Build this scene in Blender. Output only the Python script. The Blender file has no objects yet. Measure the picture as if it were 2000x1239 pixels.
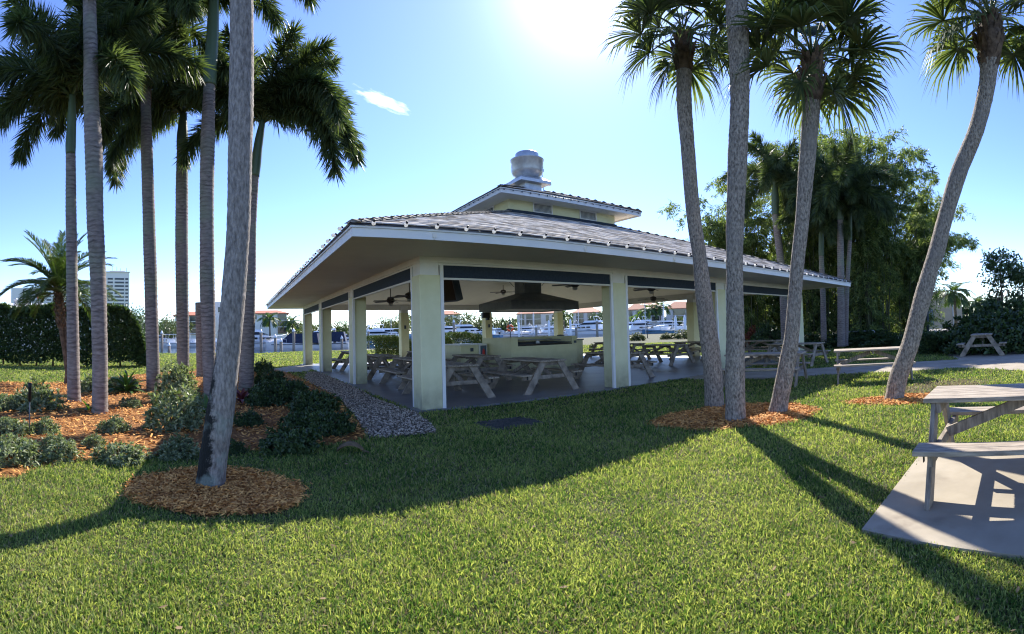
import bpy, math, random
import numpy as np
from mathutils import Vector, Matrix, Euler
random.seed(7)
rng = np.random.default_rng(11)
R = math.radians
sc = bpy.context.scene
col = sc.collection

# ------------------------------------------------------------------ camera
FPX, CY, PITCH, ROLL, HC = 973.15, 616.82, .0332, .0266, 1.45      # photo is a cylindrical phone panorama, 118 degrees wide
ca, sa, cr, sr = math.cos(PITCH), math.sin(PITCH), math.cos(ROLL), math.sin(ROLL)
W2C = np.array([[cr, 0, -sr], [0, 1, 0], [sr, 0, cr]]) @ np.array([[1, 0, 0], [0, ca, sa], [0, -sa, ca]])
cam = bpy.data.cameras.new('camera')
camo = bpy.data.objects.new('camera', cam)
col.objects.link(camo)
sc.render.engine = 'CYCLES'
cam.type = 'PANO'
cam.panorama_type = 'CENTRAL_CYLINDRICAL'
cam.central_cylindrical_range_u_min = -1000 / FPX
cam.central_cylindrical_range_u_max = 1000 / FPX
cam.central_cylindrical_range_v_max = CY / FPX
cam.central_cylindrical_range_v_min = -(1239 - CY) / FPX
cam.central_cylindrical_radius = 1.0
cam.clip_start, cam.clip_end = .05, 6000
rx, ry, rz = W2C[0], W2C[1], W2C[2]
camo.matrix_world = Matrix(((rx[0], rz[0], -ry[0], 0), (rx[1], rz[1], -ry[1], 0), (rx[2], rz[2], -ry[2], HC), (0, 0, 0, 1)))
sc.camera = camo

def ray(x, y):
    ph = (x - 1000) / FPX
    return W2C.T @ np.array([math.sin(ph), math.cos(ph), (CY - y) / FPX])
def G(x, y, z=0.0):                      # spot on the level ground seen in the photo
    d = ray(x, y); t = (z - HC) / d[2]
    return Vector((d[0] * t, d[1] * t, z))
def at(x, y, rho):                       # point at a horizontal distance
    d = ray(x, y); t = rho / math.hypot(d[0], d[1])
    return Vector((d[0] * t, d[1] * t, HC + d[2] * t))

# ------------------------------------------------------------------ light
SUN_AZ, SUN_EL = R(9.5), R(36.9)         # azimuth from +Y towards +X
sd = Vector((math.sin(SUN_AZ) * math.cos(SUN_EL), math.cos(SUN_AZ) * math.cos(SUN_EL), math.sin(SUN_EL)))
sun = bpy.data.lights.new('sun', 'SUN')
sun.energy, sun.angle, sun.color = 5.0, R(.5), (1, .94, .84)
suno = bpy.data.objects.new('sun', sun); col.objects.link(suno)
suno.rotation_euler = sd.to_track_quat('Z', 'Y').to_euler()
suno.location = (0, 0, 40)

world = bpy.data.worlds.new('World'); sc.world = world
world.use_nodes = True
wn, wl = world.node_tree.nodes, world.node_tree.links
wn.clear()
def wnode(t, **k):
    n = wn.new(t)
    for a, b in k.items(): setattr(n, a, b)
    return n
sky = wnode('ShaderNodeTexSky', sky_type='NISHITA', sun_disc=False, sun_elevation=SUN_EL, sun_rotation=SUN_AZ,
            altitude=0, air_density=.8, dust_density=.02, ozone_density=3.5)
hs = wnode('ShaderNodeHueSaturation'); hs.inputs['Saturation'].default_value = 1.1; hs.inputs['Hue'].default_value = .515; hs.inputs['Value'].default_value = .95
wl.new(sky.outputs[0], hs.inputs['Color'])
# one small wisp of cloud in the upper left
tc = wnode('ShaderNodeTexCoord')
cd = Vector(ray(748, 197)).normalized()
e1 = (Vector(ray(800, 220)) - Vector(ray(695, 175))).normalized(); e2 = cd.cross(e1).normalized()
def wmath(op, a, b=None, c=None):
    n = wnode('ShaderNodeMath', operation=op)
    for i, v in enumerate((a, b, c)):
        if v is None: continue
        if hasattr(v, 'is_linked') or hasattr(v, 'links'): wl.new(v, n.inputs[i])
        else: n.inputs[i].default_value = v
    return n.outputs[0]
def wdot(vec):
    n = wnode('ShaderNodeVectorMath', operation='DOT_PRODUCT'); wl.new(tc.outputs['Generated'], n.inputs[0]); n.inputs[1].default_value = vec
    return n.outputs['Value']
s_, t_ = wdot(e1), wdot(e2)
s0, t0 = e1.dot(cd), e2.dot(cd)
cs = wmath('ABSOLUTE', wmath('DIVIDE', wmath('SUBTRACT', s_, s0), .062))
ct = wmath('ABSOLUTE', wmath('DIVIDE', wmath('SUBTRACT', t_, t0), .014))
front = wmath('GREATER_THAN', wdot(cd), .8)
rad = wmath('SQRT', wmath('ADD', wmath('MULTIPLY', cs, cs), wmath('MULTIPLY', ct, ct)))
cmb = wnode('ShaderNodeCombineXYZ'); wl.new(wmath('MULTIPLY', s_, 40), cmb.inputs[0]); wl.new(wmath('MULTIPLY', t_, 150), cmb.inputs[1])
nz = wnode('ShaderNodeTexNoise'); nz.inputs['Scale'].default_value = 1.0; nz.inputs['Detail'].default_value = 6; wl.new(cmb.outputs[0], nz.inputs['Vector'])
cl = wmath('MULTIPLY', wmath('SUBTRACT', wmath('ADD', wmath('MULTIPLY', nz.outputs['Fac'], 1.5), .15), rad), 1.3)
clc = wnode('ShaderNodeClamp'); wl.new(wmath('MULTIPLY', cl, front), clc.inputs[0])
mx = wnode('ShaderNodeMix', data_type='RGBA'); wl.new(wmath('MULTIPLY', clc.outputs[0], .52), mx.inputs['Factor'])
# bright aureole of scattered light round the low sun
def lobe(pw, amp): return wmath('MULTIPLY', wmath('POWER', wmath('MAXIMUM', wdot(sd), 0.0), pw), amp)
glow = wmath('ADD', lobe(150, 3.8), lobe(16, .85))
gl = wnode('ShaderNodeMix', data_type='RGBA', blend_type='ADD'); gl.inputs['Factor'].default_value = 1
gc = wnode('ShaderNodeCombineXYZ')
for i, k_ in enumerate((.95, 1.0, 1.05)): wl.new(wmath('MULTIPLY', glow, k_), gc.inputs[i])
wl.new(hs.outputs[0], gl.inputs['A']); wl.new(gc.outputs[0], gl.inputs['B'])
wl.new(gl.outputs['Result'], mx.inputs['A']); mx.inputs['B'].default_value = (9, 9.3, 9.6, 1)
bg = wnode('ShaderNodeBackground'); bg.inputs['Strength'].default_value = .15
wl.new(mx.outputs['Result'], bg.inputs['Color'])
wo = wnode('ShaderNodeOutputWorld'); wl.new(bg.outputs[0], wo.inputs['Surface'])
vs = sc.view_settings
vs.view_transform = 'Standard'; vs.look = 'None'; vs.gamma = 1; vs.exposure = 1.2; vs.use_curve_mapping = False
sc.cycles.max_bounces = 8; sc.cycles.transparent_max_bounces = 16
sc.cycles.use_denoising = True; sc.cycles.denoiser = 'OPENIMAGEDENOISE'; sc.cycles.denoising_input_passes = 'RGB_ALBEDO_NORMAL'; sc.cycles.denoising_prefilter = 'ACCURATE'
sc.cycles.pixel_filter_type = 'BLACKMAN_HARRIS'; sc.cycles.filter_width = 1.15
sc.cycles.sample_clamp_indirect = 6

# ------------------------------------------------------------------ helpers
def tag(o, label=None, cat=None, group=None, kind=None):
    if label: o['label'] = label
    if cat: o['category'] = cat
    if group: o['group'] = group
    if kind: o['kind'] = kind
    return o
def thing(name, label, cat, loc=(0, 0, 0), rz=0.0, group=None):
    o = bpy.data.objects.new(name, None); col.objects.link(o)
    o.empty_display_size = .2
    o.location = loc; o.rotation_euler = (0, 0, rz)
    return tag(o, label, cat, group)
def link(name, me, parent=None):
    o = bpy.data.objects.new(name, me); col.objects.link(o)
    if parent is not None: o.parent = parent
    return o
def copy_tree(o, parent=None):
    c = o.copy(); col.objects.link(c)
    if parent is not None: c.parent = parent; c.matrix_parent_inverse = o.matrix_parent_inverse.copy()
    for ch in list(o.children): copy_tree(ch, c)
    return c
def place(proto, used, loc, rz, label, group=None, scale=None):
    o = copy_tree(proto) if used else proto
    o.location = loc; o.rotation_euler = (0, 0, rz); o['label'] = label
    if group: o['group'] = group
    if scale: o.scale = scale if hasattr(scale, '__len__') else (scale,) * 3
    return o

class MB:
    def __init__(s): s.v = []; s.f = []; s.m = []; s.uv = {}; s.sm = []
    def add(s, vs, fs, m=0, smooth=False):
        b = len(s.v); s.v += [tuple(v) for v in vs]
        for f in fs: s.f.append(tuple(b + i for i in f)); s.m.append(m); s.sm.append(smooth)
        return s
    def box(s, x0, x1, y0, y1, z0, z1, m=0, M=None, taper=0):
        t = taper
        vs = [(x0, y0, z0), (x1, y0, z0), (x1, y1, z0), (x0, y1, z0), (x0 + t, y0 + t, z1), (x1 - t, y0 + t, z1), (x1 - t, y1 - t, z1), (x0 + t, y1 - t, z1)]
        if M is not None: vs = [M @ Vector(v) for v in vs]
        return s.add(vs, [(3, 2, 1, 0), (4, 5, 6, 7), (0, 1, 5, 4), (1, 2, 6, 5), (2, 3, 7, 6), (3, 0, 4, 7)], m)
    def beam(s, a, b, w, h, m=0, up=(0, 0, 1)):         # rectangular bar from a to b: w sideways, h along up
        a, b = Vector(a), Vector(b); d = (b - a).normalized(); upv = Vector(up)
        sd_ = d.cross(upv)
        if sd_.length < 1e-4: sd_ = d.cross(Vector((1, 0, 0)))
        sd_.normalize(); n = sd_.cross(d).normalized()
        vs = []
        for q in (a, b):
            for i, j in ((-1, -1), (1, -1), (1, 1), (-1, 1)): vs.append(q + sd_ * (i * w / 2) + n * (j * h / 2))
        return s.add(vs, [(0, 1, 2, 3), (7, 6, 5, 4), (0, 4, 5, 1), (1, 5, 6, 2), (2, 6, 7, 3), (3, 7, 4, 0)], m)
    def tube(s, pts, rads, n=8, m=0, cap=True, smooth=True):
        pts = [Vector(q) for q in pts]
        if not hasattr(rads, '__len__'): rads = [rads] * len(pts)
        vs = []; ref = Vector((1, .13, .07))
        for i, q in enumerate(pts):
            d = (pts[min(i + 1, len(pts) - 1)] - pts[max(i - 1, 0)]).normalized()
            x = ref - d * ref.dot(d)
            if x.length < .05: ref = Vector((.1, 1, .1)); x = ref - d * ref.dot(d)
            x.normalize(); y = d.cross(x)
            r = rads[i]
            for k in range(n):
                a = 2 * math.pi * k / n
                rr = r[k] if hasattr(r, '__len__') else r
                vs.append(q + (x * math.cos(a) + y * math.sin(a)) * rr)
        fs = []
        for i in range(len(pts) - 1):
            for k in range(n): fs.append((i * n + k, i * n + (k + 1) % n, (i + 1) * n + (k + 1) % n, (i + 1) * n + k))
        s.add(vs, fs, m, smooth)
        if cap:
            b = len(s.v) - len(vs)
            s.f.append(tuple(b + k for k in reversed(range(n)))); s.m.append(m); s.sm.append(False)
            e = b + (len(pts) - 1) * n
            s.f.append(tuple(e + k for k in range(n))); s.m.append(m); s.sm.append(False)
        return s
    def lathe(s, prof, c=(0, 0, 0), n=20, m=0, smooth=True):     # profile of (r, z)
        cx, cy, cz = c; vs = []
        for r, z in prof:
            for k in range(n):
                a = 2 * math.pi * k / n; vs.append((cx + r * math.cos(a), cy + r * math.sin(a), cz + z))
        fs = [(i * n + k, i * n + (k + 1) % n, (i + 1) * n + (k + 1) % n, (i + 1) * n + k) for i in range(len(prof) - 1) for k in range(n)]
        fs.append(tuple(reversed(range(n)))); e = (len(prof) - 1) * n; fs.append(tuple(e + k for k in range(n)))
        return s.add(vs, fs, m, smooth)
    def prism(s, poly, z0, z1, m=0):
        n = len(poly)
        vs = [(q[0], q[1], z0) for q in poly] + [(q[0], q[1], z1) for q in poly]
        return s.add(vs, [tuple(reversed(range(n))), tuple(range(n, 2 * n))] + [(i, (i + 1) % n, n + (i + 1) % n, n + i) for i in range(n)], m)
    def mesh(s, name, mats):
        me = bpy.data.meshes.new(name); me.from_pydata(s.v, [], s.f)
        for m in (mats if isinstance(mats, (list, tuple)) else [mats]): me.materials.append(m)
        me.polygons.foreach_set('material_index', s.m); me.polygons.foreach_set('use_smooth', s.sm)
        me.update(); return me
    def build(s, name, mats, parent=None): return link(name, s.mesh(name, mats), parent)

def np_mesh(name, V, sizes, idx, mats, mi=None, smooth=False):   # fast mesh: V (n,3), face sizes, flat index list
    me = bpy.data.meshes.new(name)
    me.vertices.add(len(V)); me.vertices.foreach_set('co', np.asarray(V, np.float32).ravel())
    me.loops.add(len(idx)); me.loops.foreach_set('vertex_index', np.asarray(idx, np.int32))
    me.polygons.add(len(sizes)); st = np.concatenate([[0], np.cumsum(sizes)[:-1]]).astype(np.int32)
    me.polygons.foreach_set('loop_start', st)
    for m in (mats if isinstance(mats, (list, tuple)) else [mats]): me.materials.append(m)
    if mi is not None: me.polygons.foreach_set('material_index', np.asarray(mi, np.int32))
    if smooth: me.polygons.foreach_set('use_smooth', np.ones(len(sizes), bool))
    me.update(calc_edges=True); me.validate(); return me

def unit(a): return a / np.maximum(np.linalg.norm(a, axis=-1, keepdims=True), 1e-9)
def leaf_arrays(P, D, S, L, W, droop=0.0):
    """leaf blades: base P, direction D, side S (unit), length L, width W -> 5 verts each (quad + tip)"""
    n = len(P); L = np.asarray(L).reshape(-1, 1); W = np.asarray(W).reshape(-1, 1)
    mid = P + D * L * .5; tip = P + D * L
    tip = tip + np.array([0, 0, -1.0]) * L * droop; mid = mid + np.array([0, 0, -1.0]) * L * droop * .25
    V = np.stack([P - S * W * .25, P + S * W * .25, mid + S * W * .5, mid - S * W * .5, tip], 1).reshape(-1, 3)
    b = np.arange(n)[:, None] * 5
    idx = np.concatenate([b + np.array([[0, 1, 2, 3]]), b + np.array([[3, 2, 4]])], 1).ravel()
    return V, np.tile([4, 3], n), idx
def leaves(name, P, D, S, L, W, mats, droop=0.0, mi=None):
    V, sz, idx = leaf_arrays(P, D, S, L, W, droop)
    if mi is not None: mi = np.repeat(mi, 2)
    return np_mesh(name, V, sz, idx, mats, mi)
def rand_dirs(n, r=None):
    r = r or rng
    return unit(r.normal(size=(n, 3)))
def perp(D, r=None):
    r = r or rng
    return unit(np.cross(D, r.normal(size=D.shape)))

# ------------------------------------------------------------------ materials
def mat(name, c1, c2=None, scale=5., rough=.6, bump=0., bscale=None, metal=0., spec=.3, stretch=(1, 1, 1), lo=.35, hi=.65, trans=0., tcol=None, island=0., dist=.02, c3=None, s3=1., lo3=.55, hi3=.62, rings=0., world_coord=False):
    m = bpy.data.materials.new(name); m.use_nodes = True
    nt = m.node_tree; N, Lk = nt.nodes, nt.links
    b = N['Principled BSDF']; out = N['Material Output']
    b.inputs['Roughness'].default_value = rough; b.inputs['Metallic'].default_value = metal
    b.inputs['Specular IOR Level'].default_value = spec
    cc = lambda c: (c[0], c[1], c[2], 1)
    tcn = N.new('ShaderNodeTexCoord'); mp = N.new('ShaderNodeMapping'); mp.inputs['Scale'].default_value = stretch
    if world_coord:
        ge = N.new('ShaderNodeNewGeometry'); Lk.new(ge.outputs['Position'], mp.inputs['Vector'])
    else: Lk.new(tcn.outputs['Object'], mp.inputs['Vector'])
    csock = None
    if c2 is not None:
        nz = N.new('ShaderNodeTexNoise'); nz.inputs['Scale'].default_value = scale; nz.inputs['Detail'].default_value = 6; nz.inputs['Roughness'].default_value = .6
        Lk.new(mp.outputs[0], nz.inputs['Vector'])
        rp = N.new('ShaderNodeValToRGB'); rp.color_ramp.elements[0].position = lo; rp.color_ramp.elements[1].position = hi
        rp.color_ramp.elements[0].color = cc(c1); rp.color_ramp.elements[1].color = cc(c2)
        Lk.new(nz.outputs['Fac'], rp.inputs[0]); csock = rp.outputs[0]
        if island:
            ge = N.new('ShaderNodeNewGeometry')
            mm = N.new('ShaderNodeMath'); mm.operation = 'MULTIPLY_ADD'; Lk.new(ge.outputs['Random Per Island'], mm.inputs[0]); mm.inputs[1].default_value = island; 
            m2 = N.new('ShaderNodeMath'); m2.operation = 'SUBTRACT'; Lk.new(nz.outputs['Fac'], m2.inputs[0]); m2.inputs[1].default_value = island / 2
            Lk.new(m2.outputs[0], mm.inputs[2]); Lk.new(mm.outputs[0], rp.inputs[0])
        if c3 is not None:
            n3 = N.new('ShaderNodeTexNoise'); n3.inputs['Scale'].default_value = s3; n3.inputs['Detail'].default_value = 5
            Lk.new(tcn.outputs['Object'], n3.inputs['Vector'])
            r3 = N.new('ShaderNodeValToRGB'); r3.color_ramp.elements[0].position = lo3; r3.color_ramp.elements[1].position = hi3
            Lk.new(n3.outputs['Fac'], r3.inputs[0])
            mx = N.new('ShaderNodeMix'); mx.data_type = 'RGBA'; Lk.new(r3.outputs[0], mx.inputs['Factor']); Lk.new(csock, mx.inputs['A']); mx.inputs['B'].default_value = cc(c3); csock = mx.outputs['Result']
        if rings:                                           # dark leaf-scar rings up a palm trunk
            wv = N.new('ShaderNodeTexWave'); wv.wave_type = 'BANDS'; wv.bands_direction = 'Z'; wv.inputs['Scale'].default_value = rings; wv.inputs['Distortion'].default_value = 4.5; wv.inputs['Detail'].default_value = 4; wv.inputs['Detail Scale'].default_value = 1.6
            Lk.new(tcn.outputs['Object'], wv.inputs['Vector']); rw = N.new('ShaderNodeValToRGB'); rw.color_ramp.elements[0].position = .06; rw.color_ramp.elements[1].position = .42; rw.color_ramp.elements[0].color = (.58, .56, .56, 1); rw.color_ramp.elements[1].color = (1.05, 1.04, 1.02, 1)
            Lk.new(wv.outputs['Fac'], rw.inputs[0]); mr = N.new('ShaderNodeMix'); mr.data_type = 'RGBA'; mr.blend_type = 'MULTIPLY'; nf = N.new('ShaderNodeTexNoise'); nf.inputs['Scale'].default_value = 1.7; nf.inputs['Detail'].default_value = 3; Lk.new(tcn.outputs['Object'], nf.inputs['Vector']); rf = N.new('ShaderNodeValToRGB'); rf.color_ramp.elements[0].position = .36; rf.color_ramp.elements[1].position = .62; Lk.new(nf.outputs['Fac'], rf.inputs[0]); Lk.new(rf.outputs[0], mr.inputs['Factor']); Lk.new(csock, mr.inputs['A']); Lk.new(rw.outputs[0], mr.inputs['B']); csock = mr.outputs['Result']
        Lk.new(csock, b.inputs['Base Color'])
    else: b.inputs['Base Color'].default_value = cc(c1)
    if bump:
        nb = N.new('ShaderNodeTexNoise'); nb.inputs['Scale'].default_value = bscale or scale * 3; nb.inputs['Detail'].default_value = 8
        Lk.new(mp.outputs[0], nb.inputs['Vector'])
        bp = N.new('ShaderNodeBump'); bp.inputs['Strength'].default_value = bump; bp.inputs['Distance'].default_value = dist
        Lk.new(nb.outputs['Fac'], bp.inputs['Height']); Lk.new(bp.outputs[0], b.inputs['Normal'])
    if trans:
        t = N.new('ShaderNodeBsdfTranslucent'); mixs = N.new('ShaderNodeMixShader'); mixs.inputs[0].default_value = trans
        if tcol is not None:
            if csock is not None:
                mt = N.new('ShaderNodeMix'); mt.data_type = 'RGBA'; mt.blend_type = 'MULTIPLY'; mt.inputs['Factor'].default_value = 1
                Lk.new(csock, mt.inputs['A']); mt.inputs['B'].default_value = cc(tcol); Lk.new(mt.outputs['Result'], t.inputs['Color'])
            else: t.inputs['Color'].default_value = (c1[0] * tcol[0], c1[1] * tcol[1], c1[2] * tcol[2], 1)
        elif csock is not None: Lk.new(csock, t.inputs['Color'])
        else: t.inputs['Color'].default_value = cc(c1)
        Lk.new(b.outputs[0], mixs.inputs[1]); Lk.new(t.outputs[0], mixs.inputs[2]); Lk.new(mixs.outputs[0], out.inputs['Surface'])
    return m

m_yellow = mat('yellow_paint', (.69, .67, .41), (.75, .73, .47), 3, .55, .08, 60)
def grime(m, top=.5, col=(.16, .14, .10), amt=.55):
    """splash-back dirt near the ground and faint streaks on painted masonry"""
    N, Lk = m.node_tree.nodes, m.node_tree.links; bs = N['Principled BSDF']; src = bs.inputs['Base Color'].links[0].from_socket
    ge = N.new('ShaderNodeNewGeometry'); sp = N.new('ShaderNodeSeparateXYZ'); Lk.new(ge.outputs['Position'], sp.inputs[0])
    nz = N.new('ShaderNodeTexNoise'); nz.inputs['Scale'].default_value = 5; nz.inputs['Detail'].default_value = 8; Lk.new(ge.outputs['Position'], nz.inputs['Vector'])
    a = N.new('ShaderNodeMapRange'); Lk.new(sp.outputs[2], a.inputs[0]); a.inputs[1].default_value = 0; a.inputs[2].default_value = top; a.inputs[3].default_value = 1; a.inputs[4].default_value = 0
    b = N.new('ShaderNodeMath'); b.operation = 'MULTIPLY'; Lk.new(a.outputs[0], b.inputs[0]); Lk.new(nz.outputs['Fac'], b.inputs[1])
    c = N.new('ShaderNodeMath'); c.operation = 'MULTIPLY'; Lk.new(b.outputs[0], c.inputs[0]); c.inputs[1].default_value = amt * 1.6
    x = N.new('ShaderNodeMix'); x.data_type = 'RGBA'; x.clamp_factor = True; Lk.new(c.outputs[0], x.inputs['Factor']); Lk.new(src, x.inputs['A']); x.inputs['B'].default_value = (*col, 1); Lk.new(x.outputs['Result'], bs.inputs['Base Color'])
grime(m_yellow, .7, (.17, .15, .10), .75)
m_white = mat('white_paint', (.72, .72, .70), (.80, .80, .78), 2, .45, .03, 40)
m_soffit = mat('soffit_paint', (.68, .66, .60), (.74, .72, .66), 1.5, .6, .03, 30)
m_hood = mat('grey_hood_steel', (.17, .19, .22), (.22, .24, .27), 5, .5, .04, 30, metal=.1)
m_ceil = mat('ceiling_paint', (.80, .76, .66), (.85, .81, .71), 1.5, .6, .03, 30)
m_midleaf = mat('mid_green_leaf', (.05, .085, .03), (.14, .18, .07), 1.5, .5, trans=.4, tcol=(1.3, 1.3, .6), island=.5)
m_boxleaf = mat('box_hedge_leaf', (.07, .11, .02), (.17, .22, .045), 2, .5, trans=.05, tcol=(1.4, 1.4, .5), island=.5)
m_navy = mat('navy_mesh_fabric', (.018, .03, .05), (.028, .042, .066), 20, .7, .1, 200)
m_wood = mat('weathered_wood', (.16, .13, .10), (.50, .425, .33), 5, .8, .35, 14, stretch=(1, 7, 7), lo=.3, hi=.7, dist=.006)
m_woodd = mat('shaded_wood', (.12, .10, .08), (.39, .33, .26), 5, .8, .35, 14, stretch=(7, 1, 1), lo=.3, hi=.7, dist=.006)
m_bolt = mat('black_bracket', (.02, .02, .02), rough=.5)
m_conc = mat('broom_concrete', (.29, .25, .185), (.39, .34, .26), 1.6, .85, .15, 90, dist=.004, c3=(.20, .165, .125), s3=2.2, lo3=.6, hi3=.75)
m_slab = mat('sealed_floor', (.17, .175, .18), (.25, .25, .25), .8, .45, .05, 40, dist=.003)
m_metal = mat('galvanised_steel', (.42, .44, .47), (.56, .58, .60), 4, .42, .04, 20, metal=.65)
m_dmetal = mat('dark_steel', (.055, .075, .10), (.08, .10, .13), 6, .5, .05, 30, metal=.1)
m_black = mat('black_plastic', (.012, .012, .013), rough=.45)
m_glass = mat('dark_window_glass', (.02, .026, .032), rough=.08, spec=.6)
m_bulb = mat('frosted_bulb', (.86, .86, .84), rough=.25, spec=.5, trans=.65)
m_red = mat('red_plastic', (.55, .05, .04), (.60, .07, .05), 8, .45)
m_fan = mat('fan_bronze', (.09, .08, .075), (.14, .125, .115), 12, .5)
m_blade = mat('fan_blade_grey', (.20, .19, .18), (.27, .25, .24), 8, .55)
m_grille = mat('drain_iron', (.05, .052, .052), (.12, .115, .105), 18, .7, .2, 60)
m_soil = mat('turf_soil', (.03, .036, .014), (.085, .085, .035), 3.0, .95, .4, 60, dist=.02, world_coord=True)
m_lawnfar = mat('lawn_turf', (.055, .095, .014), (.12, .15, .03), .35, .95, .5, 30, dist=.02, world_coord=True)
m_grass = mat('grass_blade', (.066, .145, .030), (.385, .445, .145), .9, .6, spec=.2, trans=.48, tcol=(1.35, 1.28, .7), island=.8, world_coord=True, lo=.25, hi=.8)
m_drygrass = mat('dry_grass_blade', (.22, .18, .09), (.38, .32, .18), 2, .7, trans=.35, island=.5, world_coord=True)
m_mulch = mat('mulch_chip', (.40, .165, .04), (.88, .45, .13), 7, .85, .3, 40, island=.6, lo=.2, hi=.8)
m_mulchb = mat('mulch_bed', (.13, .055, .014), (.34, .15, .042), 14, .95, .9, 40, dist=.03)
m_pebble = mat('white_pebble', (.13, .10, .07), (.60, .50, .38), 9, .7, island=1.2, lo=.2, hi=.8)
m_gravelb = mat('pebble_bed', (.07, .06, .05), (.22, .20, .17), 30, .95, .9, 50, dist=.02)
m_fox = mat('foxtail_leaf', (.04, .066, .03), (.105, .145, .065), 3, .5, spec=.35, trans=.4, tcol=(1.4, 1.4, .6), island=.4)
m_sabal = mat('fan_palm_leaf', (.05, .08, .04), (.13, .165, .08), 3, .5, spec=.35, trans=.45, tcol=(1.5, 1.5, .6), island=.3)
m_drypalm = mat('dry_palm_leaf', (.16, .11, .06), (.28, .20, .11), 6, .8, trans=.2)
m_date = mat('date_palm_leaf', (.04, .085, .025), (.09, .14, .045), 3, .45, spec=.4, trans=.35, tcol=(1.4, 1.4, .6), island=.3)
m_rachis = mat('green_rachis', (.05, .085, .03), (.09, .12, .05), 6, .5)
m_shaft = mat('green_crownshaft', (.06, .10, .055), (.11, .15, .085), 2.5, .4, .05, 20, stretch=(1, 1, .2))
m_ring = mat('ringed_palm_bark', (.12, .10, .095), (.30, .26, .24), 7, .85, .6, 14, stretch=(1, 1, 3.2), rings=3.1, lo=.3, hi=.7, dist=.012, c3=(.19, .22, .15), s3=.8, lo3=.5, hi3=.7)
m_bark = mat('grey_palm_bark', (.095, .08, .066), (.42, .365, .305), 22, .9, 1.0, 34, stretch=(1.7, 1.7, .8), lo=.33, hi=.64, dist=.03, c3=(.24, .22, .20), s3=1.3, lo3=.5, hi3=.8)
m_boot = mat('palm_boot', (.06, .04, .028), (.17, .12, .085), 9, .9, .4, 30)
m_leafd = mat('dark_shrub_leaf', (.028, .055, .02), (.08, .125, .045), 2.5, .4, spec=.4, trans=.25, tcol=(1.4, 1.5, .5), island=.5)
m_leafs = mat('silvery_shrub_leaf', (.10, .135, .065), (.31, .35, .21), 2.5, .5, spec=.35, trans=.3, tcol=(1.3, 1.4, .6), island=.6)
m_leafy = mat('bright_green_leaf', (.06, .13, .02), (.14, .22, .045), 2, .45, trans=.4, tcol=(1.4, 1.4, .5), island=.5)
m_leafo = mat('olive_tree_leaf', (.05, .075, .03), (.12, .14, .06), 2, .5, trans=.3, tcol=(1.3, 1.3, .6), island=.5)
m_leafred = mat('copper_shrub_leaf', (.16, .045, .03), (.32, .12, .06), 2, .45, trans=.3, island=.6)
m_bamboo = mat('bamboo_leaf', (.08, .13, .045), (.23, .29, .12), 1, .5, trans=.55, tcol=(1.3, 1.3, .6), island=.6)
m_culm = mat('bamboo_culm', (.03, .042, .02), (.08, .09, .045), 2, .5)
m_stem = mat('woody_stem', (.09, .07, .05), (.18, .15, .11), 8, .9)
m_agave = mat('strap_leaf', (.05, .12, .025), (.12, .21, .05), 2, .4, spec=.45, trans=.35, tcol=(1.4, 1.4, .5))
m_stucco = mat('pale_stucco', (.60, .57, .53), (.68, .65, .61), 2, .8)
m_wstucco = mat('white_stucco', (.72, .71, .69), (.78, .77, .75), 2, .8)
m_tan = mat('tan_stucco', (.46, .38, .27), (.54, .45, .33), 1, .8)
m_tile = mat('red_roof_tile', (.36, .12, .07), (.48, .19, .11), 3, .8, .4, 10, stretch=(1, 1, 3))
m_hull = mat('white_gelcoat', (.78, .79, .80), (.84, .85, .86), 1, .18, spec=.5)
m_canvas = mat('navy_canvas', (.012, .02, .05), (.022, .034, .075), 4, .7)
m_teal = mat('blue_hull_paint', (.10, .22, .36), (.14, .28, .42), 2, .25, spec=.5)
m_pile = mat('dock_timber', (.20, .17, .13), (.36, .31, .25), 4, .9, .3, 20, stretch=(3, 3, .6))
m_roofw = mat('white_metal_roof', (.66, .66, .65), (.78, .78, .77), 3, .4)
m_rock = mat('pale_rock', (.36, .32, .28), (.60, .56, .50), 5, .9, .6, 12)
# ------------------------------------------------------------------ ground, water, paving
TH = .5561
U = Vector((math.cos(TH), math.sin(TH), 0)); Vv = Vector((-math.sin(TH), math.cos(TH), 0)); PO = Vector((-1.7172, 9.2033, 0))
def AB(a, b, z=0.0): return PO + U * a + Vv * b + Vector((0, 0, z))
def ab_of(q): d = Vector((q[0], q[1], 0)) - PO; return d.dot(U), d.dot(Vv)

def sheet(name, poly, z, m, kind='structure', skirt=0.0):
    b = MB(); n = len(poly)
    b.add([(q[0], q[1], z) for q in poly], [tuple(range(n))])
    if skirt: b.add([(q[0], q[1], z) for q in poly] + [(q[0], q[1], z - skirt) for q in poly], [(i, n + i, n + (i + 1) % n, (i + 1) % n) for i in range(n)])
    o = b.build(name, m); tag(o, kind=kind); return o
def smooth_poly(pts, k=4, jitter=0.0):
    out = []; n = len(pts)
    for i in range(n):
        p0, p1, p2, p3 = (Vector((pts[(i + j) % n][0], pts[(i + j) % n][1], 0)) for j in (-1, 0, 1, 2))
        for s in range(k):
            t = s / k
            q = .5 * ((2 * p1) + (p2 - p0) * t + (2 * p0 - 5 * p1 + 4 * p2 - p3) * t * t + (3 * p1 - p0 - 3 * p2 + p3) * t ** 3)
            out.append((q.x + random.uniform(-1, 1) * jitter, q.y + random.uniform(-1, 1) * jitter))
    return out

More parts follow.
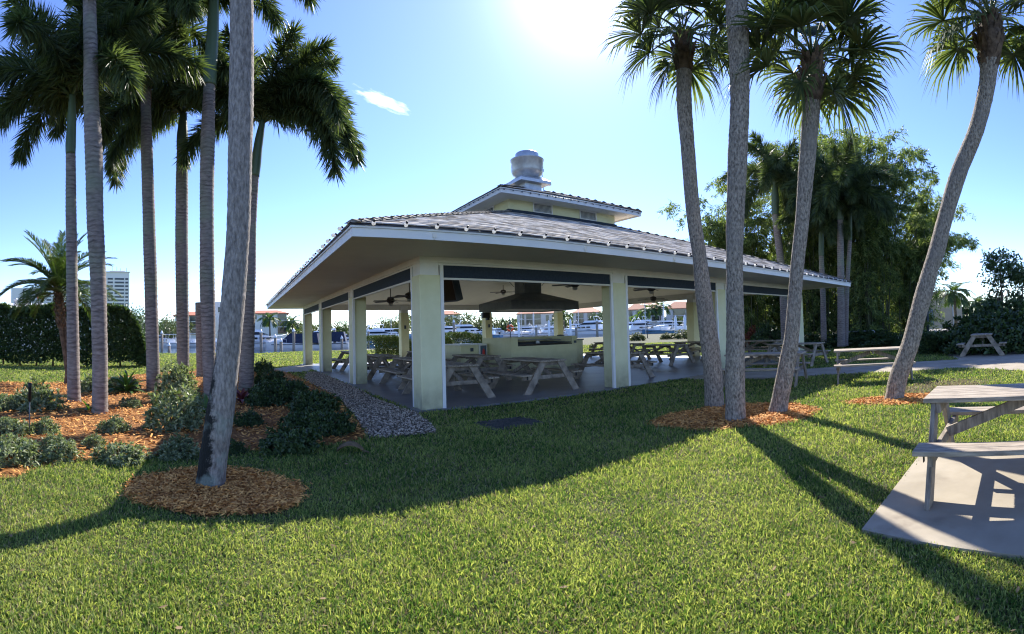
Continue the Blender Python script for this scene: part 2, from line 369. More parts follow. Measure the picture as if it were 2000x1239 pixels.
seawall = [(-70, 42), (-29.3, 33.5), (-21, 37), (-19.6, 44.4), (0, 75), (34, 120), (70, 160), (150, 220), (3000, 900)]
lawn = sheet('lawn', [(-3000, 300), *seawall, (3000, -3000), (-3000, -3000)], 0, m_soil, skirt=1.2)
m_water = mat('harbour_water', (.02, .05, .085), (.03, .07, .11), .05, .08, .5, 2.2, spec=.5, stretch=(1, .35, 1), dist=.06)
b = MB(); b.add([(-5000, -200, -.3), (5000, -200, -.3), (5000, 5000, -.3), (-5000, 5000, -.3)], [(0, 1, 2, 3)])
tag(b.build('water', m_water), kind='structure')
sheet('far_bank', [(-5000, 400), (-400, 120), (-100, 80), (-60, 95), (-32, 150), (0, 195), (60, 208), (160, 250), (400, 330), (5000, 1400), (5000, 5000), (-5000, 5000)], .12, m_lawnfar, skirt=.8)

pav_poly = [AB(*q) for q in ((-.12, -.04), (15.75, -.04), (15.75, 16.5), (-.12, 16.5))]
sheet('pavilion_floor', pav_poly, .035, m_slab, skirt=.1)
walk_px = [(1500, 741), (1607, 734), (1790, 726), (1875, 720), (2010, 727)]
walk_far = [(2010, 684), (1842, 690), (1872, 704), (1780, 709), (1612, 720), (1500, 727)]
pathp = [AB(7.4, -.045), *[G(*q) for q in ((1374, 744), *walk_px)], *[G(*q) for q in walk_far], AB(9.2, -.045)]
sheet('concrete_path', pathp, .028, m_conc, skirt=.1)
backp = [G(*q) for q in ((1855, 681), (1800, 664), (1740, 655), (1700, 652), (1700, 650), (1745, 650), (1830, 656), (1900, 672))]
sheet('back_path', backp, .02, m_conc)
sidep = [G(*q) for q in ((520, 724), (560, 717), (612, 711), (628, 716), (600, 727), (560, 729))]
sheet('side_walk', sidep, .02, m_conc)
pad = [AB(-.25, -7.5), AB(2.05, -7.5), AB(2.05, -10.9), AB(-.25, -10.9)]
pad = [AB(-.19, -7.62), AB(1.95, -7.66), AB(1.95, -10.9), AB(-.6, -10.9), AB(-.49, -8.7)]
sheet('concrete_pad', pad, .03, m_conc, skirt=.1)

bed = smooth_poly([G(*q) for q in ((-40, 905), (120, 906), (300, 893), (430, 884), (560, 880), (700, 862), (716, 846), (680, 805), (655, 778), (600, 747), (540, 724), (430, 722), (300, 730), (130, 748), (-40, 752))], 4, .03)
sheet('mulch_bed', bed, .012, m_mulchb)
gravel = smooth_poly([G(*q) for q in ((722, 858), (790, 853), (852, 846), (830, 822), (806, 806), (745, 786), (690, 757), (636, 731), (600, 729), (600, 746), (655, 777), (682, 803), (708, 835))], 4, .03)
gravel = [q for q in gravel if ab_of(q)[0] < -.1 or ab_of(q)[1] < -.02]
sheet('pebble_strip', gravel, .016, m_gravelb)
def blob(cx, cy, rx_, ry_, rot, n=40):
    ph = [random.uniform(0, 6.28) for _ in range(4)]; out = []
    for i in range(n):
        a = 2 * math.pi * i / n
        k = 1 + .05 * math.sin(2 * a + ph[0]) + .05 * math.sin(3 * a + ph[1]) + .03 * math.sin(7 * a + ph[2])
        x, y = rx_ * k * math.cos(a), ry_ * k * math.sin(a)
        out.append((cx + x * math.cos(rot) - y * math.sin(rot), cy + x * math.sin(rot) + y * math.cos(rot)))
    return out
ring1 = blob(-2.68, 3.93, .80, .74, TH)
ring2 = blob(3.42, 7.12, 1.36, 1.0, TH - .75)
ring3 = blob(6.15, 6.25, .98, .55, TH - 1.1)
for k, rg in enumerate((ring1, ring2, ring3)): sheet('mulch_ring', rg, .012, m_mulchb)
drain_poly = [AB(.26, -1.62), AB(1.12, -1.62), AB(1.12, -2.32), AB(.26, -2.32)]

# ---- point in polygon (vectorised)
def inside(poly, X, Y):
    c = np.zeros(len(X), bool); n = len(poly)
    for i in range(n):
        x1, y1 = poly[i][0], poly[i][1]; x2, y2 = poly[(i + 1) % n][0], poly[(i + 1) % n][1]
        with np.errstate(divide='ignore', invalid='ignore'):
            k = ((y1 > Y) != (y2 > Y)) & (X < (x2 - x1) * (Y - y1) / (y2 - y1 + 1e-12) + x1)
        c ^= k
    return c
# ---- mulch chips
def scatter_in(poly, n, r=rng):
    xs = [q[0] for q in poly]; ys = [q[1] for q in poly]; X = np.empty(0); Y = np.empty(0)
    while len(X) < n:
        x = r.uniform(min(xs), max(xs), n * 2); y = r.uniform(min(ys), max(ys), n * 2); k = inside(poly, x, y)
        X = np.concatenate([X, x[k]]); Y = np.concatenate([Y, y[k]])
    return X[:n], Y[:n]
def chips(name, poly, n, L, W, zmax, label):
    X, Y = scatter_in(poly, n); far_ = rng.uniform(0, 1, n) < .12; X = X + np.where(far_, rng.normal(0, .09, n), rng.normal(0, .02, n)); Y = Y + np.where(far_, rng.normal(0, .09, n), rng.normal(0, .02, n))
    P = np.stack([X, Y, rng.uniform(.012, zmax, n)], 1)
    a = rng.uniform(0, 2 * np.pi, n); el = rng.normal(0, .28, n)
    D = np.stack([np.cos(a) * np.cos(el), np.sin(a) * np.cos(el), np.sin(el)], 1)
    S = unit(np.cross(D, np.array([0, 0, 1.0])) + rng.normal(0, .35, (n, 3)))
    l = rng.uniform(.5, 1.3, (n, 1)) * L; w = rng.uniform(.5, 1.4, (n, 1)) * W
    N = np.cross(D, S) * .004
    V = np.stack([P - D * l / 2 - S * w * .35, P + D * l * .3 - S * w / 2 + N, P + D * l / 2 + S * w * .25, P - D * l * .35 + S * w / 2 - N], 1).reshape(-1, 3)
    V[:, 2] = np.maximum(V[:, 2], .006)
    o = link(name, np_mesh(name, V, np.full(n, 4), np.arange(4 * n), m_mulch)); tag(o, label, 'mulch', kind='stuff')
chips('mulch', ring1, 9000, .055, .013, .05, 'orange wood chip mulch ring around the big leaning palm on the lawn')
chips('mulch', ring2, 7500, .065, .018, .05, 'orange wood chip mulch round the three palms in front of the pavilion')
chips('mulch', ring3, 3200, .07, .02, .045, 'small orange mulch patch at the foot of the curved palm')
chips('mulch', bed, 26000, .085, .022, .06, 'orange wood chip mulch covering the big shrub bed on the left')
# ---- pebbles
def pebbles(poly, n):
    t = (1 + 5 ** .5) / 2
    iv = unit(np.array([(-1, t, 0), (1, t, 0), (-1, -t, 0), (1, -t, 0), (0, -1, t), (0, 1, t), (0, -1, -t), (0, 1, -t), (t, 0, -1), (t, 0, 1), (-t, 0, -1), (-t, 0, 1)], float))
    fi = np.array([(0, 11, 5), (0, 5, 1), (0, 1, 7), (0, 7, 10), (0, 10, 11), (1, 5, 9), (5, 11, 4), (11, 10, 2), (10, 7, 6), (7, 1, 8), (3, 9, 4), (3, 4, 2), (3, 2, 6), (3, 6, 8), (3, 8, 9), (4, 9, 5), (2, 4, 11), (6, 2, 10), (8, 6, 7), (9, 8, 1)])
    X, Y = scatter_in(poly, n)
    s = rng.uniform(.007, .021, (n, 1, 1)) * rng.uniform(.6, 1.2, (n, 1, 3)) * np.array([1, 1, .7])
    V = iv[None] * s * rng.uniform(.85, 1.15, (n, 12, 1)) + np.stack([X, Y, rng.uniform(.018, .045, n)], 1)[:, None]
    idx = (np.arange(n)[:, None, None] * 12 + fi[None]).ravel()
    o = link('pebbles', np_mesh('pebbles', V.reshape(-1, 3), np.full(n * 20, 3), idx, m_pebble, smooth=True))
    tag(o, 'loose white and grey pebbles in the strip beside the pavilion', 'pebbles', kind='stuff')
pebbles(gravel, 17000)

# ---- grass blades: dense close to the viewer, sparser and wider farther out
def grass():
    n = 900000
    r = 1.9 * (48 / 1.9) ** (rng.uniform(0, 1, n) ** .96)
    az = rng.uniform(-1.1, 1.1, n)
    X, Y = r * np.sin(az), r * np.cos(az)
    k = np.ones(n, bool)
    for pl in (pav_poly, pathp, backp, sidep, pad, bed, gravel, ring1, ring2, ring3, drain_poly): k &= ~inside(pl, X + rng.normal(0, .06 if pl in (ring1, ring2, ring3, bed) else .018, n), Y + rng.normal(0, .06 if pl in (ring1, ring2, ring3, bed) else .018, n))
    land = [(-3000, 300), *seawall, (3000, -3000), (-3000, -3000)]
    k &= inside(land, X, Y)
    # grass thins to dry straw beside the curved palm and on the drip line of the eaves
    e = np.hypot((X - 7.6) / 1.25, (Y - 6.7) / .8); dry = e < 1 + rng.normal(0, .2, n)
    a, bb = (X - PO.x) * U.x + (Y - PO.y) * U.y, (X - PO.x) * Vv.x + (Y - PO.y) * Vv.y
    drip = (bb < .3) & (bb > -1.0) & (a > -.6) & (a < 7.5) & (r < 12)
    k &= ~(drip & (rng.uniform(0, 1, n) < np.clip((bb + 1.3) * .55, 0, .75)))
    k &= ~(dry & (rng.uniform(0, 1, n) < .3))
    X, Y, r, dry = X[k], Y[k], r[k], dry[k] & (rng.uniform(0, 1, k.sum()) < .85); n = len(X)
    sc_ = np.maximum(1, r / 4.2) ** .9
    clump = np.sin(X * 5.1 + 1.7 * np.sin(Y * 3.3)) * np.sin(Y * 4.7 + 1.3 * np.sin(X * 2.9))
    big = np.sin(X * 1.3 + .8 * np.sin(Y * .9)) * np.sin(Y * 1.1 + 1.1 * np.sin(X * .7))
    L = rng.uniform(.032, .082, n) * (1 + .28 * clump + .15 * big) * np.minimum(sc_, 1.7)
    W = rng.uniform(.0042, .0085, n) * sc_
    a = rng.uniform(0, 2 * np.pi, n); tilt = np.abs(rng.normal(.5, .3, n))
    D = np.stack([np.cos(a) * np.sin(tilt), np.sin(a) * np.sin(tilt), np.cos(tilt)], 1)
    S = unit(np.cross(D, rng.normal(size=(n, 3))))
    P = np.stack([X, Y, np.full(n, -.004)], 1)
    V, szs, idx = leaf_arrays(P, D, S, L, W, .35)
    o = link('grass', np_mesh('grass', V, szs, idx, [m_grass, m_drygrass], np.repeat(np.where(dry | (rng.uniform(0, 1, n) < .11 + .10 * np.clip(big, 0, 1)), 1, 0), 2)))
    tag(o, 'mown green grass blades of the lawn', 'grass', kind='stuff')
grass()
# leaf litter dropped on the lawn
n = 130; r_ = 2.2 * (26 / 2.2) ** rng.uniform(0, 1, n); a_ = rng.uniform(-1.05, 1.05, n); X, Y = r_ * np.sin(a_), r_ * np.cos(a_); k = np.ones(n, bool)
for pl in (pav_poly, pathp, pad, bed, gravel): k &= ~inside(pl, X, Y)
X, Y = X[k], Y[k]; n = len(X); a = rng.uniform(0, 6.28, n); D = np.stack([np.cos(a), np.sin(a), rng.normal(0, .25, n)], 1)
m_litter = mat('dead_leaf', (.14, .09, .045), (.28, .20, .11), 3, .8, trans=.2, island=.6)
o = link('leaf_litter', leaves('leaf_litter', np.stack([X, Y, rng.uniform(.03, .055, n)], 1), unit(D), unit(np.cross(D, [0, 0, 1.0]) + rng.normal(0, .3, (n, 3))), rng.uniform(.02, .06, n), rng.uniform(.012, .03, n), m_litter)); tag(o, 'small dead leaves scattered over the lawn', 'leaf litter', kind='stuff')

# drain grate in the lawn
t = thing('drain_grate', 'dark square iron drain grate sunk in the shaded lawn before the pavilion', 'drain', AB(.69, -1.97), TH)
b = MB()
for x0, x1, y0, y1 in ((-.46, .46, -.38, -.33), (-.46, .46, .33, .38), (-.46, -.41, -.33, .33), (.41, .46, -.33, .33)): b.box(x0, x1, y0, y1, -.05, .03)
b.build('rim', m_grille, t)
b = MB()
for i in range(17): x = -.39 + i * .04875; b.box(x - .012, x + .012, -.33, .33, -.02, .022)
for y in (-.2, 0, .2): b.box(-.41, .41, y - .012, y + .012, -.015, .0185)
b.build('grate', m_grille, t)
b = MB(); b.box(-.41, .41, -.33, .33, -.04, .005); b.build('sump', m_black, t)

# fallen palm boot on the grass
t = tag(link('palm_boot', None) if False else thing('fallen_palm_boot', 'curled tan dry palm leaf base lying on the shaded grass', 'leaf', G(684, 888)), None)
b = MB(); vs = []
for i in range(9):
    s = i / 8; w = .05 + .05 * math.sin(math.pi * s)
    x = -.16 + .32 * s; z = .03 + .075 * math.sin(math.pi * s) ** .8
    for j in range(5): q = j / 4 - .5; vs.append((x, q * 2 * w, z + .02 * abs(q) * 2 + .01 * (q > .2)))
fs = [(i * 5 + j, i * 5 + j + 1, i * 5 + j + 6, i * 5 + j + 5) for i in range(8) for j in range(4)]
b.add(vs, fs, 0, True)
o = b.build('blade', m_drypalm, t); md = o.modifiers.new('thick', 'SOLIDIFY'); md.thickness = .008
b = MB(); b.tube([(.15, 0, .035), (.2, .01, .03), (.25, .03, .02)], [.02, .014, .008], 6); b.build('stalk', m_drypalm, t)
t.rotation_euler = (0, 0, .25)
# ------------------------------------------------------------------ the pavilion
LA, LB, CW = 15.17, 15.83, .43
A0, A1, B0, B1 = -1.70, 16.91, -1.70, 17.55          # eave rectangle
pav = thing('pavilion', 'open yellow picnic pavilion with grey shingle hip roof and small raised cupola', 'pavilion', PO, TH)

def shingle_mat():
    m = bpy.data.materials.new('asphalt_shingles'); m.use_nodes = True
    N, Lk = m.node_tree.nodes, m.node_tree.links; bs = N['Principled BSDF']; bs.inputs['Roughness'].default_value = .9; bs.inputs['Specular IOR Level'].default_value = .2
    uvn = N.new('ShaderNodeUVMap')
    def brick(w, h, off):
        bk = N.new('ShaderNodeTexBrick'); bk.offset = off; bk.inputs['Scale'].default_value = 1; bk.inputs['Brick Width'].default_value = w; bk.inputs['Row Height'].default_value = h
        bk.inputs['Mortar Size'].default_value = .022; bk.inputs['Mortar Smooth'].default_value = .1; bk.inputs['Bias'].default_value = 0
        Lk.new(uvn.outputs[0], bk.inputs['Vector']); return bk
    k1 = brick(.46, .19, .37); k1.inputs['Color1'].default_value = (.018, .018, .02, 1); k1.inputs['Color2'].default_value = (.20, .19, .178, 1); k1.inputs['Mortar'].default_value = (.03, .028, .027, 1)
    k2 = brick(.27, .19, .61); k2.inputs['Color1'].default_value = (.03, .029, .029, 1); k2.inputs['Color2'].default_value = (.29, .27, .25, 1); k2.inputs['Mortar'].default_value = (.05, .045, .043, 1)
    mx = N.new('ShaderNodeMix'); mx.data_type = 'RGBA'; mx.inputs['Factor'].default_value = .35; Lk.new(k1.outputs['Color'], mx.inputs['A']); Lk.new(k2.outputs['Color'], mx.inputs['B'])
    nz = N.new('ShaderNodeTexNoise'); nz.inputs['Scale'].default_value = 1.1; nz.inputs['Detail'].default_value = 8; Lk.new(uvn.outputs[0], nz.inputs['Vector'])
    rp = N.new('ShaderNodeValToRGB'); rp.color_ramp.elements[0].position = .3; rp.color_ramp.elements[1].position = .7; rp.color_ramp.elements[0].color = (.72, .72, .74, 1); rp.color_ramp.elements[1].color = (1.2, 1.16, 1.1, 1)
    Lk.new(nz.outputs['Fac'], rp.inputs[0])
    mm = N.new('ShaderNodeMix'); mm.data_type = 'RGBA'; mm.blend_type = 'MULTIPLY'; mm.inputs['Factor'].default_value = 1; Lk.new(mx.outputs['Result'], mm.inputs['A']); Lk.new(rp.outputs[0], mm.inputs['B'])
    Lk.new(mm.outputs['Result'], bs.inputs['Base Color'])
    # each course steps down onto the next
    sp = N.new('ShaderNodeSeparateXYZ'); Lk.new(uvn.outputs[0], sp.inputs[0])
    md = N.new('ShaderNodeMath'); md.operation = 'FRACT'; dv = N.new('ShaderNodeMath'); dv.operation = 'DIVIDE'; dv.inputs[1].default_value = .19; Lk.new(sp.outputs[1], dv.inputs[0]); Lk.new(dv.outputs[0], md.inputs[0])
    sb = N.new('ShaderNodeMath'); sb.operation = 'MULTIPLY_ADD'; sb.inputs[1].default_value = -1; Lk.new(md.outputs[0], sb.inputs[0])
    Lk.new(k2.outputs['Fac'], sb.inputs[2])
    bp = N.new('ShaderNodeBump'); bp.inputs['Strength'].default_value = .7; bp.inputs['Distance'].default_value = .012; Lk.new(sb.outputs[0], bp.inputs['Height']); Lk.new(bp.outputs[0], bs.inputs['Normal'])
    return m
m_shingle = shingle_mat()

m_tab = mat('shingle_tab', (.20, .172, .145), (.74, .655, .55), 1.3, .92, .35, 60, spec=.15, island=1.1, lo=.22, hi=.82, dist=.004)
def tabs(p, q, zoff, r, expo=.25):
    """overlapping shingle tabs covering one sloping plane between eave edge p0-p1 and top edge q0-q1"""
    (p0, p1), (q0, q1) = p, q; e = (p1 - p0).normalized(); n = e.cross(q0 - p0).normalized(); n = n if n.z > 0 else -n; s = n.cross(e); s = s if s.z > 0 else -s
    H = (q0 - p0).dot(s); W = (p1 - p0).length; a0 = (q0 - p0).dot(e); a1 = (q1 - p0).dot(e); V, k = [], 0
    for i in range(int(H / expo)):
        y = i * expo; t = y / H; xa, xb = a0 * t + .02, W + (a1 - W) * t - .02; x = xa
        while x < xb - .05:
            w = min(r.uniform(.16, .46), xb - x); th = r.uniform(.002, .009); x1 = x + w - .006; y1 = y + expo * 1.02; dy = r.uniform(-.02, .02) if i else 0
            o = p0 + n * zoff
            A = [o + e * x + s * (y + dy), o + e * x1 + s * (y + dy), o + e * x1 + s * y1, o + e * x + s * y1]
            V += [A[0] + n * th, A[1] + n * th, A[2] + n * .004, A[3] + n * .004, A[0], A[1]]; x += w; k += 1
    return V, k
def tab_cover(name, lo, hi, z0, z1, parent, seed):
    (a0, a1, b0, b1), (c0, c1, d0, d1) = lo, hi; r = random.Random(seed); V, k = [], 0
    p = [Vector(v) for v in ((a0, b0, z0), (a1, b0, z0), (a1, b1, z0), (a0, b1, z0))]; q = [Vector(v) for v in ((c0, d0, z1), (c1, d0, z1), (c1, d1, z1), (c0, d1, z1))]
    for i in range(4):
        j = (i + 1) % 4; v, c = tabs((p[i], p[j]), (q[i], q[j]), .002, r); V += v; k += c
    idx = (np.arange(k)[:, None] * 6 + np.array([[0, 1, 2, 3, 4, 5, 1, 0]])).ravel()
    return link(name, np_mesh(name, np.array([tuple(v) for v in V]), np.tile([4, 4], k), idx, m_tab), parent)
def hip(name, lo, hi, z0, z1, parent, thick=.03):      # four sloping planes between two rectangles, with metric UVs
    (a0, a1, b0, b1), (c0, c1, d0, d1) = lo, hi
    p = [Vector(q) for q in ((a0, b0, z0), (a1, b0, z0), (a1, b1, z0), (a0, b1, z0))]; q = [Vector(q) for q in ((c0, d0, z1), (c1, d0, z1), (c1, d1, z1), (c0, d1, z1))]
    dz = Vector((0, 0, thick)); vs, fs, uv = [], [], []
    for i in range(4):
        j = (i + 1) % 4; k = len(vs); vs += [p[i] + dz, p[j] + dz, q[j] + dz, q[i] + dz, p[i], p[j]]
        fs += [(k, k + 1, k + 2, k + 3), (k + 4, k + 5, k + 1, k)]
        e = (p[j] - p[i]).normalized(); n = e.cross(q[i] - p[i]).normalized(); s = n.cross(e)
        g = [((w - p[i]).dot(e) + i * 3.3, (w - p[i]).dot(s)) for w in (p[i], p[j], q[j], q[i])]
        uv += g + [(g[0][0], -.05), (g[1][0], -.05), g[1], g[0]]
    k = len(vs); vs += [w + dz for w in q]; fs.append((k, k + 1, k + 2, k + 3)); uv += [(0, 0)] * 4
    me = bpy.data.meshes.new(name); me.from_pydata([tuple(w) for w in vs], [], fs)
    l = me.uv_layers.new(name='UVMap'); l.data.foreach_set('uv', [c for w in uv for c in w]); me.materials.append(m_shingle); me.update()
    return link(name, me, parent)
CA, CB, CS = 7.85, 7.9, 2.45                          # cupola centre and half width
roof = hip('roof', (A0 - .03, A1 + .03, B0 - .03, B1 + .03), (CA - CS, CA + CS, CB - CS, CB + CS), 3.065, 5.48, pav)
tag(tab_cover('shingles', (A0 - .04, A1 + .04, B0 - .04, B1 + .04), (CA - CS, CA + CS, CB - CS, CB + CS), 3.096, 5.511, roof, 3), kind='stuff')
# hip ridge caps: overlapping shingle tabs up each hip line
m_ridge = mat('ridge_shingle', (.13, .12, .11), (.32, .30, .27), 6, .9, .3, 60)
def ridge(s, e, step, name, parent):
    b = MB(); n = max(4, int((e - s).length / step)); d = (e - s) / n; sdv = Vector((-d.y, d.x, 0)).normalized()
    for i in range(n):
        q = s + d * i; r = s + d * (i + 1.25); up = Vector((0, 0, .03)); dn = Vector((0, 0, -.03))
        b.add([q + sdv * .14 + dn + up * .6, q + up * 1.5, q - sdv * .14 + dn + up * .6, r + sdv * .14 + dn, r + up * .8, r - sdv * .14 + dn], [(0, 1, 4, 3), (1, 2, 5, 4), (0, 2, 1)])
    b.build(name, m_ridge, parent)
for (ea, eb, ca_, cb_) in ((A0, B0, -1, -1), (A1, B0, 1, -1), (A0, B1, -1, 1), (A1, B1, 1, 1)):
    ridge(Vector((ea, eb, 3.115)), Vector((CA + ca_ * CS, CB + cb_ * CS, 5.53)), .22, 'ridge_cap', roof)
# fascia and drip edge
def ring_boxes(bm, a0, a1, b0, b1, w, z0, z1, m=0):      # hollow rectangle butted at the corners, outer faces on the given lines
    bm.box(a0, a1, b0, b0 + w, z0, z1, m); bm.box(a0, a1, b1 - w, b1, z0, z1, m)
    bm.box(a0, a0 + w, b0 + w, b1 - w, z0, z1, m); bm.box(a1 - w, a1, b0 + w, b1 - w, z0, z1, m)
b = MB(); ring_boxes(b, A0, A1, B0, B1, .03, 2.90, 3.03); ring_boxes(b, A0 - .022, A1 + .022, B0 - .022, B1 + .022, .05, 3.032, 3.063)
m_fascia = mat('fascia_paint', (.66, .68, .68), (.74, .75, .75), 1.2, .45, .04, 40)
b.build('fascia', m_fascia, pav)
# flat soffit between fascia and the header beams
hi_ = .06
b = MB(); w = -A0 + hi_
b.box(A0 + .03, A1 - .03, B0 + .03, hi_, 2.935, 2.96); b.box(A0 + .03, A1 - .03, LB + CW - hi_, B1 - .03, 2.935, 2.96)
b.box(A0 + .03, hi_, hi_, LB + CW - hi_, 2.935, 2.96); b.box(LA + CW - hi_, A1 - .03, hi_, LB + CW - hi_, 2.935, 2.96)
b.build('soffit', m_soffit, pav)
# header beams above the openings
b = MB()
ring_boxes(b, .07, LA + CW - .07, .07, LB + CW - .07, .30, 2.74, 3.10)
b.build('header_beam', m_soffit, pav)
b = MB(); ring_boxes(b, .02, LA + CW - .02, .02, LB + CW - .02, .045, 2.82, 2.934)
ring_boxes(b, .045, LA + CW - .045, .045, LB + CW - .045, .03, 2.775, 2.818)
b.build('trim_board', m_white, pav)
# vaulted ceiling following the roof
b = MB()
p = [(.37, .37, 3.02), (LA + CW - .37, .37, 3.02), (LA + CW - .37, LB + CW - .37, 3.02), (.37, LB + CW - .37, 3.02)]
q = [(CA - CS, CB - CS, 5.2), (CA + CS, CB - CS, 5.2), (CA + CS, CB + CS, 5.2), (CA - CS, CB + CS, 5.2)]
b.add(p + q, [(i, 4 + i, 4 + (i + 1) % 4, (i + 1) % 4) for i in range(4)] + [(4, 5, 6, 7)])
b.build('ceiling', m_ceil, pav)

cols = [(0, 0), (4.91, 0), (9.355, 0), (LA, 0), (0, 5.46), (0, 10.83), (0, LB), (5.1, LB), (10.1, LB), (LA, LB), (LA, 5.4), (LA, 10.8)]
bc = MB(); bc.box(0, CW, 0, CW, 0, 2.58); mcol = bc.mesh('column', m_yellow)
bv = mcol
b = MB(); b.box(.025, CW - .025, .025, CW - .025, 2.58, 2.935); mcap = b.mesh('capital', m_white)
b = MB(); b.box(-.012, CW + .012, -.012, CW + .012, 0, .02); mfoot = b.mesh('column_foot', m_conc)
def bevel(me, w):
    import bmesh
    bm = bmesh.new(); bm.from_mesh(me); bmesh.ops.bevel(bm, geom=[e for e in bm.edges], offset=w, segments=2, affect='EDGES', profile=.5); bm.to_mesh(me); bm.free()
bevel(mcol, .012)
for (a, bb) in cols:
    c = link('column', mcol, pav); c.location = (a, bb, 0)
    for me in (mcap,): o = link('capital', me, c)
# junction boxes on the far columns
for (a, bb) in ((5.1, LB), (10.1, LB)):
    b = MB(); b.box(a + .16, a + .26, bb - .05, bb, 1.75, 1.93); b.build('switch_box', m_dmetal, pav)
# white shade tracks up both sides of every opening on the two near sides
mt_ = MB().box(-.035, .035, -.03, .03, 0, 2.775).mesh('shade_track', m_white)
for i in range(3):
    for a in (cols[i][0] + CW + .037, cols[i + 1][0] - .037): o = link('shade_track', mt_, pav); o.location = (a, .035, 0)
    ys = [0, 5.46, 10.83, LB]
    for y in (ys[i] + CW + .037, ys[i + 1] - .037): o = link('shade_track', mt_, pav); o.location = (.035, y, 0); o.rotation_euler = (0, 0, math.pi / 2)
# rolled navy shades: a dark valance across each opening with a pale bottom bar
def shade(a0, b0, a1, b1, drop, label=None):
    L = math.hypot(a1 - a0, b1 - b0); b = MB(); b.box(0, L, -.008, .008, 2.775 - drop, 2.776)
    o = b.build('roller_shade', m_navy, pav); o.location = (a0, b0, 0); o.rotation_euler = (0, 0, math.atan2(b1 - b0, a1 - a0))
    s = MB(); s.box(0, L, -.02, .02, 2.735 - drop, 2.774 - drop); s.build('bottom_bar', m_soffit, o)
xs = [c[0] for c in cols[:4]]
for i in range(3): shade(xs[i] + CW + .075, .04, xs[i + 1] - .075, .04, .24)
for i in range(3): shade(.04, ys[i] + CW + .075, .04, ys[i + 1] - .075, .24)
# cupola
cup = thing('cupola', None, None); cup.parent = pav; cup.location = (CA, CB, 0)
b = MB(); ring_boxes(b, -CS, CS, -CS, CS, .12, 5.1, 6.02); b.build('cupola_wall', m_yellow, cup)
b = MB(); ring_boxes(b, -CS - .06, CS + .06, -CS - .06, CS + .06, .058, 5.3, 5.60); b.build('flashing', m_navy, cup)
for side in range(4):
    for s in (-1, 1):
        lv = MB(); x0 = s * 1.05
        lv.box(x0 - .42, x0 + .42, -CS - .03, -CS - .002, 5.92, 5.96); lv.box(x0 - .42, x0 + .42, -CS - .03, -CS - .002, 5.60, 5.64)
        lv.box(x0 - .42, x0 - .38, -CS - .03, -CS - .002, 5.64, 5.92); lv.box(x0 + .38, x0 + .42, -CS - .03, -CS - .002, 5.64, 5.92)
        o = lv.build('louver_vent', m_white, cup); o.rotation_euler = (0, 0, side * math.pi / 2)
        bk_ = MB(); bk_.box(x0 - .379, x0 + .379, -CS - .004, -CS - .0015, 5.641, 5.919); bk_.build('slat_shade', m_dmetal, o)  # dark panel added to imitate the shade between the louver slats
        sl = MB()
        for k in range(7): z = 5.65 + k * .039; sl.beam((x0 - .38, -CS - .02, z + .018), (x0 + .38, -CS - .02, z + .018), .034, .006, 0, (0, -.6, .8))
        sl.build('slats', m_white, o)
CE = 3.2
b = MB(); b.box(-CE + .03, CE - .03, -CE + .03, CE - .03, 5.955, 5.98); b.build('cupola_soffit', m_soffit, cup)
b = MB(); ring_boxes(b, -CE, CE, -CE, CE, .03, 5.90, 6.03); ring_boxes(b, -CE - .02, CE + .02, -CE - .02, CE + .02, .05, 6.032, 6.062); b.build('cupola_fascia', m_fascia, cup)
cr_ = hip('cupola_roof', (-CE - .03, CE + .03, -CE - .03, CE + .03), (-.5, .5, -.5, .5), 6.064, 7.06, cup)
tag(tab_cover('shingles', (-CE - .04, CE + .04, -CE - .04, CE + .04), (-.5, .5, -.5, .5), 6.095, 7.091, cr_, 4), kind='stuff')
for sx, sy in ((-1, -1), (1, -1), (-1, 1), (1, 1)): ridge(Vector((sx * CE, sy * CE, 6.115)), Vector((sx * .5, sy * .5, 7.11)), .22, 'ridge_cap', cr_)
# little hooks under the fascia
for a in (-.4, 2.6, 5.2, 8.0):
    b = MB(); b.box(a - .03, a + .03, B0 - .02, B0 - .001, 2.935, 3.0); b.beam((a, B0 - .012, 2.94), (a, B0 - .012, 2.90), .015, .015); b.build('fascia_bracket', m_soffit, pav)

# string of bulbs along the two near eaves
def bulb_string(start, d, length, step, label, tilt):
    t = thing('string_lights', label, 'string lights', AB(*start, 3.07), TH)
    pts = []; n = int(length / step)
    b = MB()
    for i in range(n * 3 + 1):
        s = i / 3 * step; pts.append((d[0] * s, d[1] * s, -.006 + .008 * math.sin(i * 2.1)))
    b.tube(pts, .005, 5); b.build('cable', m_dmetal, t)
    bb_ = MB(); bb_.lathe([(.002, -.036), (.02, -.029), (.031, -.01), (.031, .010), (.022, .028), (.015, .034)], n=10); me = bb_.mesh('bulb', m_bulb)
    sk = MB(); sk.lathe([(.018, .034), (.018, .06), (.012, .065)], n=8); ms = sk.mesh('socket', m_black)
    for i in range(n):
        s = (i + .5) * step; o = link('bulb', me, t); o.location = (d[0] * s + d[1] * -.05, d[1] * s - d[0] * .05, .012)
        o.rotation_euler = (R(60) * -d[0] * -1 + random.uniform(-.2, .2), R(60) * d[1] * -1 * -1 + random.uniform(-.2, .2), 0)
        link('socket', ms, o)
bulb_string((A0 + .05, B0 - .06), (1, 0), 18.3, .5, 'row of round white bulbs strung along the front eave of the pavilion', 0)
bulb_string((A0 - .06, B0 + .1), (0, 1), 19, .5, 'row of round white bulbs strung along the left eave of the pavilion', 1)
b = MB()
t = thing('string_lights', 'row of small bulbs along the eave of the raised cupola roof', 'string lights', AB(CA, CB, 6.0), TH)
bb_ = MB(); bb_.lathe([(.002, -.03), (.02, -.02), (.024, 0), (.014, .022)], n=8); me = bb_.mesh('cupola_bulb', m_dmetal)
